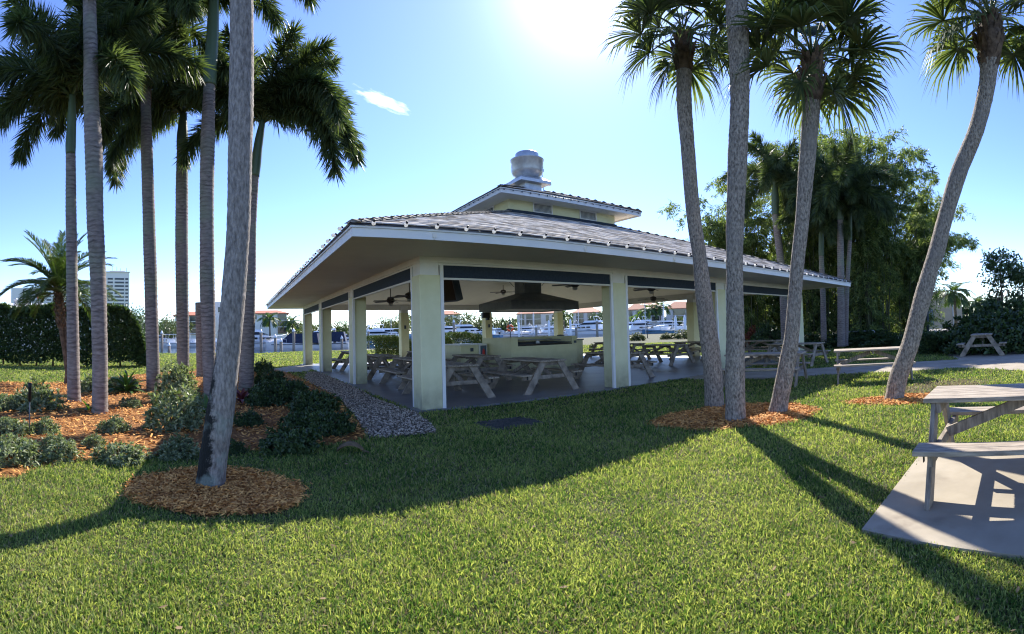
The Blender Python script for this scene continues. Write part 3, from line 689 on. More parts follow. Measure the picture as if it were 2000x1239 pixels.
b.tube([(-CE - .03, -CE - .03, .02), (CE, -CE - .03, .02)], .006, 5); b.tube([(-CE - .03, -CE - .03, .02), (-CE - .03, CE, .02)], .006, 5); b.build('cable', m_black, t)
for i in range(19):
    for q in ((-CE + i * .34 + .1, -CE - .04), (-CE - .04, -CE + i * .34 + .1)): o = link('bulb', me, t); o.location = (*q, -.0)

# ------------------------------------------------------------------ exhaust fan on the cupola
t = thing('roof_exhaust_fan', 'round galvanised exhaust fan standing on top of the cupola roof', 'exhaust fan', AB(CA, CB, 7.08), TH)
b = MB(); b.box(-.40, .40, -.40, .40, 0, .42); b.build('curb', m_metal, t)
b = MB(); b.box(-.72, .72, -.62, .62, .30, .42, taper=.0); b.box(-.72, .72, -.62, .62, .422, .66, taper=.34); b.build('base_hood', m_metal, t)
b = MB(); b.lathe([(.42, .60), (.46, .66), (.60, .74), (.655, .86), (.66, 1.28), (.69, 1.30), (.69, 1.335), (.655, 1.34), (.63, 1.345)], n=40); b.build('drum', m_metal, t)
b = MB(); b.lathe([(.47, 1.30), (.475, 1.35), (.475, 1.58), (.44, 1.62), (.30, 1.655), (.02, 1.665)], n=36); b.build('cap', m_metal, t)
b = MB(); b.box(.66, .70, -.09, .09, .95, 1.12); b.box(.70, .80, -.06, .08, .98, 1.1); b.build('switch_box', m_metal, t)
b = MB(); b.tube([(.74, 0, .98), (.745, 0, .5), (.80, -.02, .1), (.82, -.03, -.25)], .014, 6); b.build('conduit', m_dmetal, t)
b = MB(); b.box(.66, .78, -.56, -.44, .29, .38); b.build('latch', m_metal, t)

# ------------------------------------------------------------------ grill island and hood under the roof
t = thing('grill_island', 'pale green masonry grill island with a long dark grill opening', 'barbecue', AB(7.72, 7.9), TH)
b = MB(); b.box(-1.55, 1.55, -1.1, 1.1, .02, .92); b.box(-1.55, -1.25, -1.1, 1.1, .92, 1.24); b.box(1.32, 1.55, -1.1, 1.1, .92, 1.24); b.box(-1.25, 1.32, .8, 1.1, .92, 1.24); b.build('masonry', m_yellow, t)
b = MB(); b.box(-1.25, 1.32, -1.08, .8, .921, .95); b.build('firebox', m_black, t)
b = MB()
for i in range(26): b.tube([(-1.2 + i * .1, -1.05, 1.0), (-1.2 + i * .1, .7, 1.04)], .008, 5)
for y in (-1.0, -.4, .2): b.tube([(-1.24, y, .99), (1.31, y, .99)], .012, 5)
b.build('grate', m_dmetal, t)
b = MB(); b.tube([(-1.2, -.95, 1.16), (.9, -.9, 1.10)], .02, 6); b.tube([(-.9, .1, 1.13), (1.25, .2, 1.13)], .02, 6); b.box(-.4, -.25, -1.06, -1.02, 1.0, 1.1); b.build('spit_rods', m_metal, t)
b = MB(); b.box(1.40, 1.5, -1.14, -1.101, .95, 1.05); b.build('valve', m_dmetal, t)
t = thing('serving_counter', 'pale green serving counter with a white top left of the grill', 'counter', AB(4.95, 8.5), TH)
b = MB(); b.box(0, 1.1, 0, 1.5, .02, .98); b.build('base', m_yellow, t)
b = MB(); b.box(-.05, 1.14, -.05, 1.55, .982, 1.03); b.build('countertop', m_white, t)
b = MB(); b.box(.42, .54, -.03, -.001, .74, .88); b.build('outlet', m_dmetal, t)
t = thing('serving_counter', 'grey green side counter to the right of the grill', 'counter', AB(9.45, 8.2), TH)
b = MB(); b.box(0, 1.3, 0, 1.4, .02, 1.02); b.build('base', m_yellow, t)
b = MB(); b.box(-.04, 1.34, -.04, 1.44, 1.022, 1.07); b.build('countertop', m_slab, t)
t = thing('bin', 'small dark rounded bin lid standing on the right counter', 'bin', AB(9.45 + .3, 8.2 + .3, 1.07), TH)
b = MB(); b.box(-.2, .2, -.18, .18, 0, .14, taper=.02); b.lathe([(.18, .14), (.19, .17), (.12, .21), (.02, .22)], n=16); b.build('lid', m_dmetal, t)
t = thing('extinguisher_cabinet', 'white framed fire extinguisher cabinet on the end of the left counter', 'cabinet', AB(5.72, 8.46, .38), TH)
b = MB(); b.box(0, .34, -.06, 0.02, 0, .62); b.build('frame', m_white, t)
b = MB(); b.box(.04, .30, -.066, -.061, .04, .58); b.build('door_glass', mat('cabinet_glass', (.10, .14, .20), rough=.1), t)
b = MB(); b.lathe([(.05, .08), (.055, .1), (.055, .36), (.03, .42), (.015, .45)], c=(.17, -.075, 0), n=12); b.build('extinguisher', m_red, t)

t = thing('extractor_hood', 'large dark grey steel extractor hood hanging over the grill', 'extractor hood', AB(7.72, 7.9, 2.32), TH)
hw, hd = 1.58, 1.25
b = MB(); vs = []
for (w_, d_, z) in ((hw, hd, 0), (hw, hd, .29), (.4, .36, .66), (.4, .36, 2.9)): vs += [(-w_, -d_, z), (w_, -d_, z), (w_, d_, z), (-w_, d_, z)]
b.add(vs[:12], [(k * 4 + i, k * 4 + (i + 1) % 4, k * 4 + 4 + (i + 1) % 4, k * 4 + 4 + i) for k in range(2) for i in range(4)]); b.add(vs[:4], [(3, 2, 1, 0)]); b.build('canopy', m_hood, t)
b = MB(); b.box(-.4, .4, -.36, .36, .662, 2.85); b.build('duct', m_hood, t)
b = MB(); ring_boxes(b, -hw - .012, hw + .012, -hd - .012, hd + .012, .02, -.03, .02); b.build('rim', m_hood, t)
for sx in (-1, 1):
    for sy in (-1, 1):
        b = MB(); b.tube([(sx * .42, sy * .36, .95), (sx * 1.5, sy * 1.0, 2.3)], .009, 5); b.build('stay_cable', m_black, t)

# television box hanging inside the near corner
t = thing('television', 'dark television in a cabinet hung under the ceiling behind the near corner column', 'television', AB(2.05, 3.2, 2.30), TH - 1.25)
b = MB(); Mt = Matrix.Rotation(R(16), 4, 'X'); b.box(-.46, .46, -.11, .11, 0, .62, M=Mt); b.build('cabinet', m_dmetal, t)
b = MB(); b.box(-.42, .42, -.118, -.111, .04, .58, M=Mt); b.build('screen', m_black, t)
b = MB(); b.beam((0, -.05, .6), (0, -.15, 1.35), .06, .06); b.build('bracket', m_dmetal, t)
# small speaker on far column
t = thing('speaker', 'small black speaker fixed high on a far yellow column', 'speaker', AB(10.1 - .1, LB - .2, 2.28), TH)
b = MB(); b.box(-.22, .22, -.12, .12, 0, .3); b.box(.05, .2, -.1, .1, -.12, .0); b.build('speaker_box', m_black, t)

# ceiling fans
def fan_proto():
    t = thing('ceiling_fan', '', 'ceiling fan', group='ceiling fans under the pavilion roof')
    b = MB(); b.lathe([(.05, .16), (.13, .12), (.15, .06), (.14, 0), (.08, -.05), (.02, -.06)], n=16); b.build('motor', m_fan, t)
    b = MB(); b.tube([(0, 0, .15), (0, 0, 1.6)], .016, 6); b.build('downrod', m_fan, t)
    bl = MB(); vs = []
    for i in range(8):
        s = i / 7; x = .16 + .56 * s; w = .05 + .025 * math.sin(math.pi * min(1, s * 1.1)); z = .03 - .02 * s
        vs += [(x, -w, z - .014), (x, w, z + .014), (x, w, z + .022), (x, -w, z - .006)]
    fs = [(k * 4 + i, k * 4 + (i + 1) % 4, k * 4 + 4 + (i + 1) % 4, k * 4 + 4 + i) for k in range(7) for i in range(4)] + [(3, 2, 1, 0), (28, 29, 30, 31)]
    bl.add(vs, fs); me = bl.mesh('blade', m_blade)
    for k in range(5): o = link('blade', me, t); o.rotation_euler = (0, 0, k * 2 * math.pi / 5)
    b = MB(); b.lathe([(.075, -.06), (.085, -.09), (.06, -.13), (.01, -.145)], n=12); b.build('lamp_bowl', m_bulb, t)
    return t
fp = fan_proto()
fans = [(763, 590, 17.8, 'ceiling fan hanging on a long rod seen between the two left columns'), (1123, 558, 15.5, 'ceiling fan right of the dark hood duct, in front of the others'), (1272, 566, 16.6, 'ceiling fan nearest the palm trunks in the right bay'),
        (1276, 586, 22.5, 'smaller looking ceiling fan deeper under the roof in the right bay'), (800, 581, 15.6, 'ceiling fan partly behind the near corner column'), (983, 572, 26.0, 'far ceiling fan on a thin rod behind the left edge of the hood')]
for i, (x, y, r_, lb) in enumerate(fans): place(fp, i, at(x, y, r_), .4 * i + .2, lb)
# ------------------------------------------------------------------ picnic tables
def table_proto():
    t = thing('picnic_table', '', 'picnic table', group='wooden picnic tables')
    def plank(x0, x1, y0, y1, z0, z1):
        b = MB(); b.box(x0, x1, y0, y1, z0, z1); return b
    def soft(b, name, m, par, w=.005):
        me = b.mesh(name, m); bevel(me, w); return link(name, me, par)
    b = MB()
    for i in range(5): y = -.364 + i * .147; b.box(-.92, .92, y, y + .140, .712, .75)
    soft(b, 'tabletop', m_wood, t)
    b = MB()
    for s in (-1, 1): b.box(s * .80 - .02, s * .80 + .02, -.34, .34, .625, .711)
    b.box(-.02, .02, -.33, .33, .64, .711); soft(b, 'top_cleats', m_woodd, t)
    for s in (-1, 1):
        b = MB()
        y0, y1 = sorted((s * .60, s * .74)); b.box(-.92, .92, y0, y1, .412, .45); y0, y1 = sorted((s * .745, s * .86)); b.box(-.92, .92, y0, y1, .412, .45)
        soft(b, 'bench_seat', m_wood, t)
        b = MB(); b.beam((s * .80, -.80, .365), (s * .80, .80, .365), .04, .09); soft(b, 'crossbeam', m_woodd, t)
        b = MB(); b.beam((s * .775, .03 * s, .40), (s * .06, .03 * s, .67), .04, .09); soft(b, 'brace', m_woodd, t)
        for q in (-1, 1):
            b = MB(); b.add([(s * .841 + e, q * y, z) for e in (-.02, .02) for (y, z) in ((.60, 0), (.80, 0), (.33, .711), (.145, .711))], [(0, 1, 2, 3), (7, 6, 5, 4), (0, 4, 5, 1), (1, 5, 6, 2), (2, 6, 7, 3), (3, 7, 4, 0)])
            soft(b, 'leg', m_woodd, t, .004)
            k = MB(); k.box(s * .862, s * .869, q * .70 - .02, q * .70 + .02, .33, .41); k.build('bracket', m_bolt, t)
    return t
tp = table_proto()
HP = math.pi / 2
tabs = [(.98, -8.84, HP, 'weathered picnic table close by on the concrete pad, cut by the right photo edge'),
        (8.05, -5.25, R(-70), 'sunlit grey picnic table left of the curved palm beside the path'), (6.95, -2.95, R(-76), 'picnic table on the path right behind the trio of palm trunks'),
        (11.75, -1.45, HP, 'picnic table at the outer right corner of the pavilion, near the bamboo'), (14.35, -7.45, 0, 'picnic table on the wide paving by the dark shrubs at far right'),
        (3.45, 1.45, HP, 'picnic table in the middle of the front bay, facing end on'), (1.25, 1.65, HP, 'picnic table just behind the near corner column'),
        (6.5, 1.75, HP, 'dark picnic table mostly hidden behind the second front column'), (1.5, 4.35, HP, 'picnic table left of the near corner column, second from the front'),
        (3.6, 4.7, HP, 'dark picnic table in front of the left serving counter'), (1.45, 7.4, HP, 'dark picnic table between the two left wall columns'), (3.7, 9.2, HP, 'dark picnic table deep behind the left serving counter'), (1.5, 11.6, HP, 'dark picnic table at the far left end under the roof'),
        (11.35, 3.95, HP, 'dark picnic table in the right bay beside the leaning palm'), (12.6, 7.4, HP, 'silhouetted picnic table in the right bay with lit grass seen through its legs'), (14.3, 10.2, HP, 'far silhouetted picnic table at the lawn side of the pavilion'), (13.9, 4.4, HP, 'dark picnic table behind the middle palm trunk under the roof'), (14.0, 1.2, HP, 'dark picnic table by the far right column under the eave')]
for i, (a, b_, rz_, lb) in enumerate(tabs):
    inside_ = 0 < b_ < 16 and a < 15.7
    place(tp, i, AB(a, b_, .036 if inside_ else (.031 if i in (0, 4) else .002)), TH + rz_, lb)

# ------------------------------------------------------------------ palms
def px_path(pts, rho, step=.05):
    """pixel stations (x, y, width) at one distance -> fine world path and radii"""
    P = [at(x, y, rho) for x, y, w in pts]; Rr = [w * rho / FPX / 2 for x, y, w in pts]
    out, rad = [], []
    for i in range(len(P) - 1):
        p0, p1, p2, p3 = P[max(i - 1, 0)], P[i], P[i + 1], P[min(i + 2, len(P) - 1)]
        n = max(2, int((p2 - p1).length / step))
        for s in range(n):
            t = s / n
            out.append(.5 * ((2 * p1) + (p2 - p0) * t + (2 * p0 - 5 * p1 + 4 * p2 - p3) * t * t + (3 * p1 - p0 - 3 * p2 + p3) * t ** 3))
            rad.append(Rr[i] + (Rr[i + 1] - Rr[i]) * (3 * t * t - 2 * t ** 3))
    out.append(P[-1]); rad.append(Rr[-1]); return out, rad
def trunk(t, pts, rho, m, ring=0.0, sp=.11, rough=.0, n=18, name='trunk', step=.04, flare=True):
    P, rd = px_path(pts, rho, step); base = t.location; rr = []
    L = 0.0; ph = random.uniform(0, 9)
    for i, q in enumerate(P):
        if i: L += (q - P[i - 1]).length
        k = (L / sp + .35 * math.sin(L * 2.3 + ph)) % 1
        f = 1 + ring * (k if k < .75 else (1 - k) * 3 ) - ring * .4
        if flare and i < 8: f *= 1 + .10 * (1 - i / 8) ** 2
        rr.append([rd[i] * f * (1 + rough * random.uniform(-1, 1) + rough * .8 * math.sin(3 * a_ + L * 3.1 + ph)) for a_ in [2 * math.pi * j / n for j in range(n)]])
    if flare: P[0] = P[0] + Vector((0, 0, -.06))
    b = MB(); b.tube([q - base for q in P], rr, n); b.build(name, m, t)
    return P[-1] - base, (P[-1] - P[-4]).normalized()

def arch(e0, e1, L, n=14, power=1.0):      # planar curve in the XZ plane
    pts = [Vector((0, 0, 0))]; tang = []
    for i in range(n):
        s = (i + .5) / n; e = e0 + (e1 - e0) * s ** power; d = Vector((math.cos(e), 0, math.sin(e))); tang.append(d); pts.append(pts[-1] + d * (L / n))
    return pts, tang + [tang[-1]]
def along(pts, tang, t):
    n = len(pts) - 1; f = np.clip(t * n, 0, n - 1e-4); i = f.astype(int); k = (f - i)[:, None]
    A = np.array(pts); T = np.array([tuple(q) for q in tang])
    return A[i] * (1 - k) + A[i + 1] * k, unit(T[i] * (1 - k) + T[np.minimum(i + 1, n)] * k)
def frond_foxtail(e0, e1, L, n=620, ll=.60, seed=0):
    r = np.random.default_rng(seed); pts, tang = arch(R(e0), R(e1), L)
    t = .10 + .90 * r.uniform(0, 1, n) ** .9; P, T = along(pts, tang, t)
    side = np.tile(np.array([0, 1.0, 0]), (n, 1)); up = np.cross(T, side)
    a = r.uniform(0, 2 * np.pi, n); open_ = R(70) - R(30) * t + r.normal(0, .14, n)
    D = unit(T * np.cos(open_)[:, None] + (side * np.cos(a)[:, None] + up * np.sin(a)[:, None]) * np.sin(open_)[:, None])
    D = unit(D + np.array([0, 0, -.18]))
    S = unit(np.cross(D, r.normal(size=(n, 3))))
    le = ll * (.55 + .45 * np.sin(np.pi * np.clip(t * .93 + .05, 0, 1)) ** .6) * r.uniform(.75, 1.1, n)
    V, sz, idx = leaf_arrays(P, D, S, le, r.uniform(.022, .038, n), .12)
    b = MB(); b.tube(pts, [.030 * (1 - i / 15) + .005 for i in range(len(pts))], 6)
    k = len(V); Vr = np.array(b.v); fr = [i + k for f in b.f for i in f]; sr = [len(f) for f in b.f]
    return np_mesh('frond', np.concatenate([V, Vr]), np.concatenate([sz, sr]), np.concatenate([idx, fr]), [m_fox, m_rachis], np.concatenate([np.zeros(len(sz), int), np.ones(len(sr), int)]))
def frond_pinnate(e0, e1, L, n=96, ll=.44, w=.024, seed=0, m=None, vee=.5, droop=.2):
    r = np.random.default_rng(seed); pts, tang = arch(R(e0), R(e1), L)
    t = np.repeat(np.linspace(.16, 1, n), 2); P, T = along(pts, tang, t); k = 2 * n
    sgn = np.tile([1.0, -1.0], n); side = np.array([0, 1.0, 0]) * sgn[:, None]; up = -np.cross(np.tile(np.array([0, 1.0, 0]), (k, 1)), T) * 1.0
    up = np.where(up[:, 2:3] < 0, -up, up)
    op = R(56) - R(24) * t + r.normal(0, .07, k)
    D = unit(T * np.cos(op)[:, None] + (side + up * vee) * np.sin(op)[:, None] + r.normal(0, .05, (k, 3)))
    S = unit(np.cross(D, up + r.normal(0, .3, (k, 3))))
    le = ll * (.35 + .65 * np.sin(np.pi * np.clip(t * .88 + .08, 0, 1)) ** .7) * r.uniform(.85, 1.1, k)
    V, sz, idx = leaf_arrays(P, D, S, le, np.full(k, w), droop)
    b = MB(); b.tube(pts, [.022 * (1 - i / 15) + .004 for i in range(len(pts))], 5)
    q = len(V); fr = [i + q for f in b.f for i in f]; sr = [len(f) for f in b.f]
    return np_mesh('frond', np.concatenate([V, np.array(b.v)]), np.concatenate([sz, sr]), np.concatenate([idx, fr]), [m or m_date, m_rachis], np.concatenate([np.zeros(len(sz), int), np.ones(len(sr), int)]))
def frond_fan(e0, pet, blade, seed=0, nseg=42, m=None, curl=.22):
    r = np.random.default_rng(seed); pts, tang = arch(R(e0), R(e0 - 30), pet, 8)
    H = np.array(pts[-1]); d = np.array(tang[-1]); side = np.array([0, 1.0, 0]); up = np.cross(d, side); up = up if up[2] > 0 else -up
    ang = np.linspace(-R(128), R(128), nseg) + r.normal(0, .03, nseg)
    D = unit(d * np.cos(ang)[:, None] + side * np.sin(ang)[:, None] + up * (.12 + .22 * np.abs(np.sin(ang)))[:, None] + r.normal(0, .045, (nseg, 3)))
    le = blade * (1 - .25 * np.abs(ang) / R(128)) * r.uniform(.9, 1.06, nseg)
    S = unit(np.cross(D, up + r.normal(0, .12, (nseg, 3))))
    # three-part segments: pleated base, blade, drooping split tip
    w = blade * .060; dn = np.array([0, 0, -1.0]); lc = le[:, None]
    P0 = np.tile(H, (nseg, 1)); P1 = P0 + D * lc * .42; P2 = P0 + D * lc * .74 + dn * lc * curl * .25; P3 = P0 + D * lc * .98 + dn * lc * curl * r.uniform(.6, 1.5, (nseg, 1))
    V = np.stack([P0 - S * w * .10, P0 + S * w * .10, P1 + S * w * .5, P1 - S * w * .5, P2 + S * w * .33, P2 - S * w * .33, P3], 1).reshape(-1, 3)
    b0 = np.arange(nseg)[:, None] * 7; idx = np.concatenate([b0 + np.array([[0, 1, 2, 3]]), b0 + np.array([[3, 2, 4, 5]]), b0 + np.array([[5, 4, 6]])], 1).ravel(); sz = np.tile([4, 4, 3], nseg)
    b = MB(); b.tube(pts, [.02 - .0012 * i for i in range(len(pts))], 6); q = len(V); fr = [i + q for f in b.f for i in f]; sr = [len(f) for f in b.f]
    return np_mesh('fan_frond', np.concatenate([V, np.array(b.v)]), np.concatenate([sz, sr]), np.concatenate([idx, fr]), [m or m_sabal, m_rachis], np.concatenate([np.zeros(len(sz), int), np.ones(len(sr), int)]))

FOX = [frond_foxtail(82, 35, 2.2, seed=1), frond_foxtail(66, -5, 2.5, seed=2), frond_foxtail(48, -40, 2.6, seed=3), frond_foxtail(30, -70, 2.6, seed=4), frond_foxtail(10, -82, 2.5, seed=5), frond_foxtail(42, -86, 3.3, 780, seed=6), frond_foxtail(15, -88, 3.0, 740, seed=7)]
FAN = [frond_fan(78, .55, .72, 1), frond_fan(48, .68, .78, 2), frond_fan(22, .72, .8, 3, curl=.32), frond_fan(-8, .70, .78, 4, curl=.42), frond_fan(-42, .6, .72, 5, curl=.45), frond_fan(60, .65, .8, 6)]
FANDRY = frond_fan(-60, .5, .6, 9, m=m_drypalm, curl=.5)
def crown(t, top, meshes, name, scale=1.0, spin=0.0, jitter=.2, lean=None):
    """meshes: list of (mesh, azimuth degrees)"""
    for me, az_ in meshes:
        o = link(name, me, t); o.location = top + Vector((0, 0, random.uniform(-.06, .06)))
        o.rotation_euler = (random.uniform(-.08, .08), random.uniform(-.09, .09), R(az_) + spin); s = scale * random.uniform(.92, 1.08); o.scale = (s, s, s)
def fox_ring(n=(3, 4, 4, 3, 1), off=0):
    out = []
    for k, c in enumerate(n):
        for i in range(c): out.append((FOX[k], off + 360 * i / c + 47 * k + random.uniform(-16, 16)))
    return out
def foxtail(label, base, rho, tr, shaft, name='foxtail_palm', ring=None, scale=1.0, extra=(), bare=False, n=16, group='tall ringed palms in the shrub bed'):
    t = thing(name, label, 'palm tree', base, 0, group)
    trunk(t, tr, rho, m_ring, .10, .10, .012, n)
    if shaft: top, d = trunk(t, shaft, rho, m_shaft, 0, 1, .0, 14, 'crownshaft', .08, flare=False)
    else: top = at(*tr[-1][:2], rho) - Vector(base)
    if ring is not None: crown(t, top, ring, 'frond', scale)
    return t, top
def gb(x, rho):                                   # ground point at pixel column x and distance
    d = ray(x, 700); k = rho / math.hypot(d[0], d[1]); return Vector((d[0] * k, d[1] * k, 0))
random.seed(21)
rho = 11.14
t, top = foxtail('leftmost slim ringed palm with a bushy crown above a green crownshaft', gb(145, rho), rho, [(145, 786, 27), (143, 700, 25), (141, 560, 23), (139, 430, 22), (138, 302, 20)], [(138, 302, 20), (138, 285, 21.5), (140, 240, 19), (141, 186, 13)],
                 ring=[(FOX[0], 20), (FOX[0], 140), (FOX[0], 250), (FOX[1], 80), (FOX[1], 165), (FOX[1], 200), (FOX[1], 330), (FOX[2], 120), (FOX[2], 190), (FOX[2], 232), (FOX[2], 30), (FOX[3], 175), (FOX[3], 215), (FOX[3], 345), (FOX[2], 300), (FOX[1], 10), (FOX[2], 150)], scale=1.12)
rho = 9.47
foxtail('stoutest ringed palm trunk, rising out of the frame, second from the left', gb(195, rho), rho, [(195, 812, 32), (195, 700, 31), (192, 560, 32), (186, 430, 34), (183, 300, 36), (178, 190, 31), (177, 100, 29), (175, 0, 27), (174, -150, 24)], [(174, -150, 26), (174, -190, 28), (174, -300, 18)], ring=fox_ring((3, 4, 3, 0, 0), 10), n=20)
rho = 13.3
t, top = foxtail('ringed palm with shaggy dry frond bases under its crown, third from the left', gb(300, rho), rho, [(300, 767, 28), (297, 650, 26), (293, 500, 26), (290, 400, 25), (287, 300, 24), (285, 210, 21), (284, 130, 17), (284, 60, 14)], None,
                 ring=[(FOX[0], 20), (FOX[0], 190), (FOX[1], 75), (FOX[1], 160), (FOX[1], 250), (FOX[1], 340), (FOX[2], 20), (FOX[2], 110), (FOX[2], 205), (FOX[2], 290), (FOX[3], 60), (FOX[3], 150), (FOX[3], 190), (FOX[3], 250), (FOX[3], 335), (FOX[4], 175), (FOX[1], 205), (FOX[2], 340), (FOX[1], 20)], scale=1.15)
for i, az_ in enumerate((185, 300, 60)):
    b = MB(); q = top + Vector((0, 0, -.5 - .25 * i)); dx, dy = math.cos(R(az_)), math.sin(R(az_))
    b.tube([q, q + Vector((dx * .12, dy * .12, -.3)), q + Vector((dx * .16, dy * .16, -1.1))], [.05, .07, .015], 7); b.build('dry_sheath', m_drypalm, t)
dryf = frond_pinnate(-72, -88, 1.9, 70, .34, .03, 31, m_drypalm, .1, .5)
o = link('dry_frond', dryf, t); o.location = top + Vector((-.85, -.25, .75)); o.rotation_euler = (0, 0, 2.6)
rho = 14.5
foxtail('ringed palm with a short green crownshaft below a drooping crown, fourth from the left', gb(357, rho), rho, [(358, 754, 24), (357, 650, 25), (355, 500, 26), (355, 380, 25), (356, 292, 22)], [(356, 292, 23), (356, 270, 23), (358, 222, 15)],
        ring=[(FOX[0], 20), (FOX[0], 130), (FOX[0], 250), (FOX[1], 60), (FOX[1], 180), (FOX[1], 300), (FOX[2], 10), (FOX[2], 160), (FOX[2], 215), (FOX[2], 280), (FOX[3], 195), (FOX[3], 250), (FOX[6], 200), (FOX[6], 222), (FOX[3], 340), (FOX[1], 20), (FOX[1], 130), (FOX[2], 190), (FOX[2], 330)], scale=1.12)
rho = 11.86
foxtail('ringed palm with a long green crownshaft, just left of the big grey trunk', gb(410, rho), rho, [(411, 779, 26), (408, 700, 26), (405, 560, 30), (404, 430, 28), (405, 300, 29), (409, 168, 24)], [(409, 168, 27), (411, 130, 28), (415, 70, 25), (419, -40, 17)],
        ring=[(FOX[0], 60), (FOX[0], 200), (FOX[1], 20), (FOX[1], 100), (FOX[1], 170), (FOX[1], 270), (FOX[2], 0), (FOX[2], 150), (FOX[2], 215), (FOX[2], 310), (FOX[3], 350), (FOX[3], 18), (FOX[3], 190), (FOX[2], 80)], scale=1.05)
rho = 13.4
foxtail('ringed palm behind the big grey trunk, its crown drooping far to the right', gb(481, rho), rho, [(481, 761, 30), (483, 650, 29), (487, 560, 25), (491, 430, 21), (497, 345, 18)], [(497, 345, 20), (500, 320, 21), (505, 280, 18), (513, 236, 12)],
        ring=[(FOX[0], 20), (FOX[0], 150), (FOX[0], 260), (FOX[1], 0), (FOX[1], 60), (FOX[1], 120), (FOX[1], 190), (FOX[1], 320), (FOX[2], 350), (FOX[2], 25), (FOX[2], 170), (FOX[2], 240), (FOX[3], 345), (FOX[3], 8), (FOX[3], 210), (FOX[5], 2), (FOX[6], 350), (FOX[5], 338), (FOX[5], 20), (FOX[2], 10), (FOX[2], 335), (FOX[1], 345)], scale=1.04)
rho = 18
t = thing('palm_stump', 'cut off dead palm trunk with a flat top between the ringed palms', 'tree stump', gb(394, rho))
trunk(t, [(394, 734, 20), (393, 660, 21), (391, 591, 20)], rho, m_ring, .03, .12, .01, 14)

def sabal(label, base, rho, tr, boots, m, fronds=None, scale=1.0, n=22, big=False):
    t = thing('cabbage_palm', label, 'palm tree', base, 0, 'grey trunked palms on the lawn')
    trunk(t, tr, rho, m, .025, .07, .022, n, step=.03)
    P, rd = px_path(boots, rho, .03); b = MB()
    for i in range(64):
        k = int(i / 64 * (len(P) - 1)); q = P[k] - Vector(base); a = i * 2.4 + random.uniform(-.3, .3); rr = rd[k] * random.uniform(.75, .98)
        o = Vector((math.cos(a), math.sin(a), 0)); s = Vector((-o.y, o.x, 0)); st = q + o * rr * .75; tip = q + o * (rr * 1.15) + Vector((0, 0, .17)) + s * random.uniform(-.05, .05)
        w = random.uniform(.03, .05)
        b.add([st - s * w * 1.5 + Vector((0, 0, -.06)), st + s * w * 1.5 + Vector((0, 0, -.06)), tip + s * w * .5, tip - s * w * .5, st - s * w - o * .05, st + s * w - o * .05, tip + s * w * .5 - o * .03, tip - s * w * .5 - o * .03],
              [(0, 1, 2, 3), (7, 6, 5, 4), (0, 3, 7, 4), (1, 5, 6, 2), (3, 2, 6, 7)])
    b.tube([q - Vector(base) for q in P[::3]], [r_ * .8 for r_ in rd[::3]], 12); b.build('boots', m_boot, t)
    top = P[-1] - Vector(base)
    if fronds is None:
        fronds = []
        for k, c in enumerate((4, 6, 7, 6, 3, 4)):
            for i in range(c): fronds.append((FAN[k], 360 * i / c + 53 * k + random.uniform(-18, 18)))
    crown(t, top, fronds, 'fan_frond', scale)
    return t, top
random.seed(5)
# darker stain and lichen on the shaded lower side of the big trunk
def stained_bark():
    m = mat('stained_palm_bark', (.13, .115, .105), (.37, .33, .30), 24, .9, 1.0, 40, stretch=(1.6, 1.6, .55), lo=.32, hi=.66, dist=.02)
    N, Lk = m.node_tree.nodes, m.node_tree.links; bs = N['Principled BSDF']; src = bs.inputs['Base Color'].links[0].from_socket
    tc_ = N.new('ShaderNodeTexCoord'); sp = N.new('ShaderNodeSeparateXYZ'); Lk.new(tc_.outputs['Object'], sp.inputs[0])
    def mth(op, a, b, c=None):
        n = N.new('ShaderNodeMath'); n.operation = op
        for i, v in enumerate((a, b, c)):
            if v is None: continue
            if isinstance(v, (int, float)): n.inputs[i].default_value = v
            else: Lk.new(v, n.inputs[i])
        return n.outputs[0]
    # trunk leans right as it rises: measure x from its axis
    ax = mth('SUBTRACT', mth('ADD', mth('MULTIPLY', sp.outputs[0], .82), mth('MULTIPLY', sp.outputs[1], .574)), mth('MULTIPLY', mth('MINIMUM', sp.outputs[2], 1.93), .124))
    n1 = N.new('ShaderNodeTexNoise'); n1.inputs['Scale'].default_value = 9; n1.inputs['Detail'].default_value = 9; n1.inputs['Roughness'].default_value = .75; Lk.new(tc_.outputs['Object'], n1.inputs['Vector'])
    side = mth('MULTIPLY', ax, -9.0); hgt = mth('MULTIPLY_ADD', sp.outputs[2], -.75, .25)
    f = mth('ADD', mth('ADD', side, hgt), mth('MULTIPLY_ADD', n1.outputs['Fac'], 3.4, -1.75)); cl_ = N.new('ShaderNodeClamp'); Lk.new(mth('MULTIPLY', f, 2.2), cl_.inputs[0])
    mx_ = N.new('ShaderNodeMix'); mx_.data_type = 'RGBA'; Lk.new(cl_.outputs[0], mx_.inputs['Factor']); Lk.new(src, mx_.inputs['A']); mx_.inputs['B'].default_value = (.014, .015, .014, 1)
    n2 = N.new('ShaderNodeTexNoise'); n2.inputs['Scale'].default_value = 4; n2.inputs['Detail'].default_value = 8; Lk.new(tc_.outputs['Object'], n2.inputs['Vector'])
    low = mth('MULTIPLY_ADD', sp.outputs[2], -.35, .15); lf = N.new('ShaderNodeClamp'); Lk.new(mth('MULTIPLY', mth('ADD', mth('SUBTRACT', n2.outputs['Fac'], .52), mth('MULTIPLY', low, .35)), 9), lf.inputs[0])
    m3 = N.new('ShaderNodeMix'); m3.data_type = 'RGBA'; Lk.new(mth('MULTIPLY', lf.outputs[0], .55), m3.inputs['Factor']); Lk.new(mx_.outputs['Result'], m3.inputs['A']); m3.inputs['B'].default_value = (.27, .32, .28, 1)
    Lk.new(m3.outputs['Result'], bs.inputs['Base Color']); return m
m_stain = stained_bark()
rho = 4.91
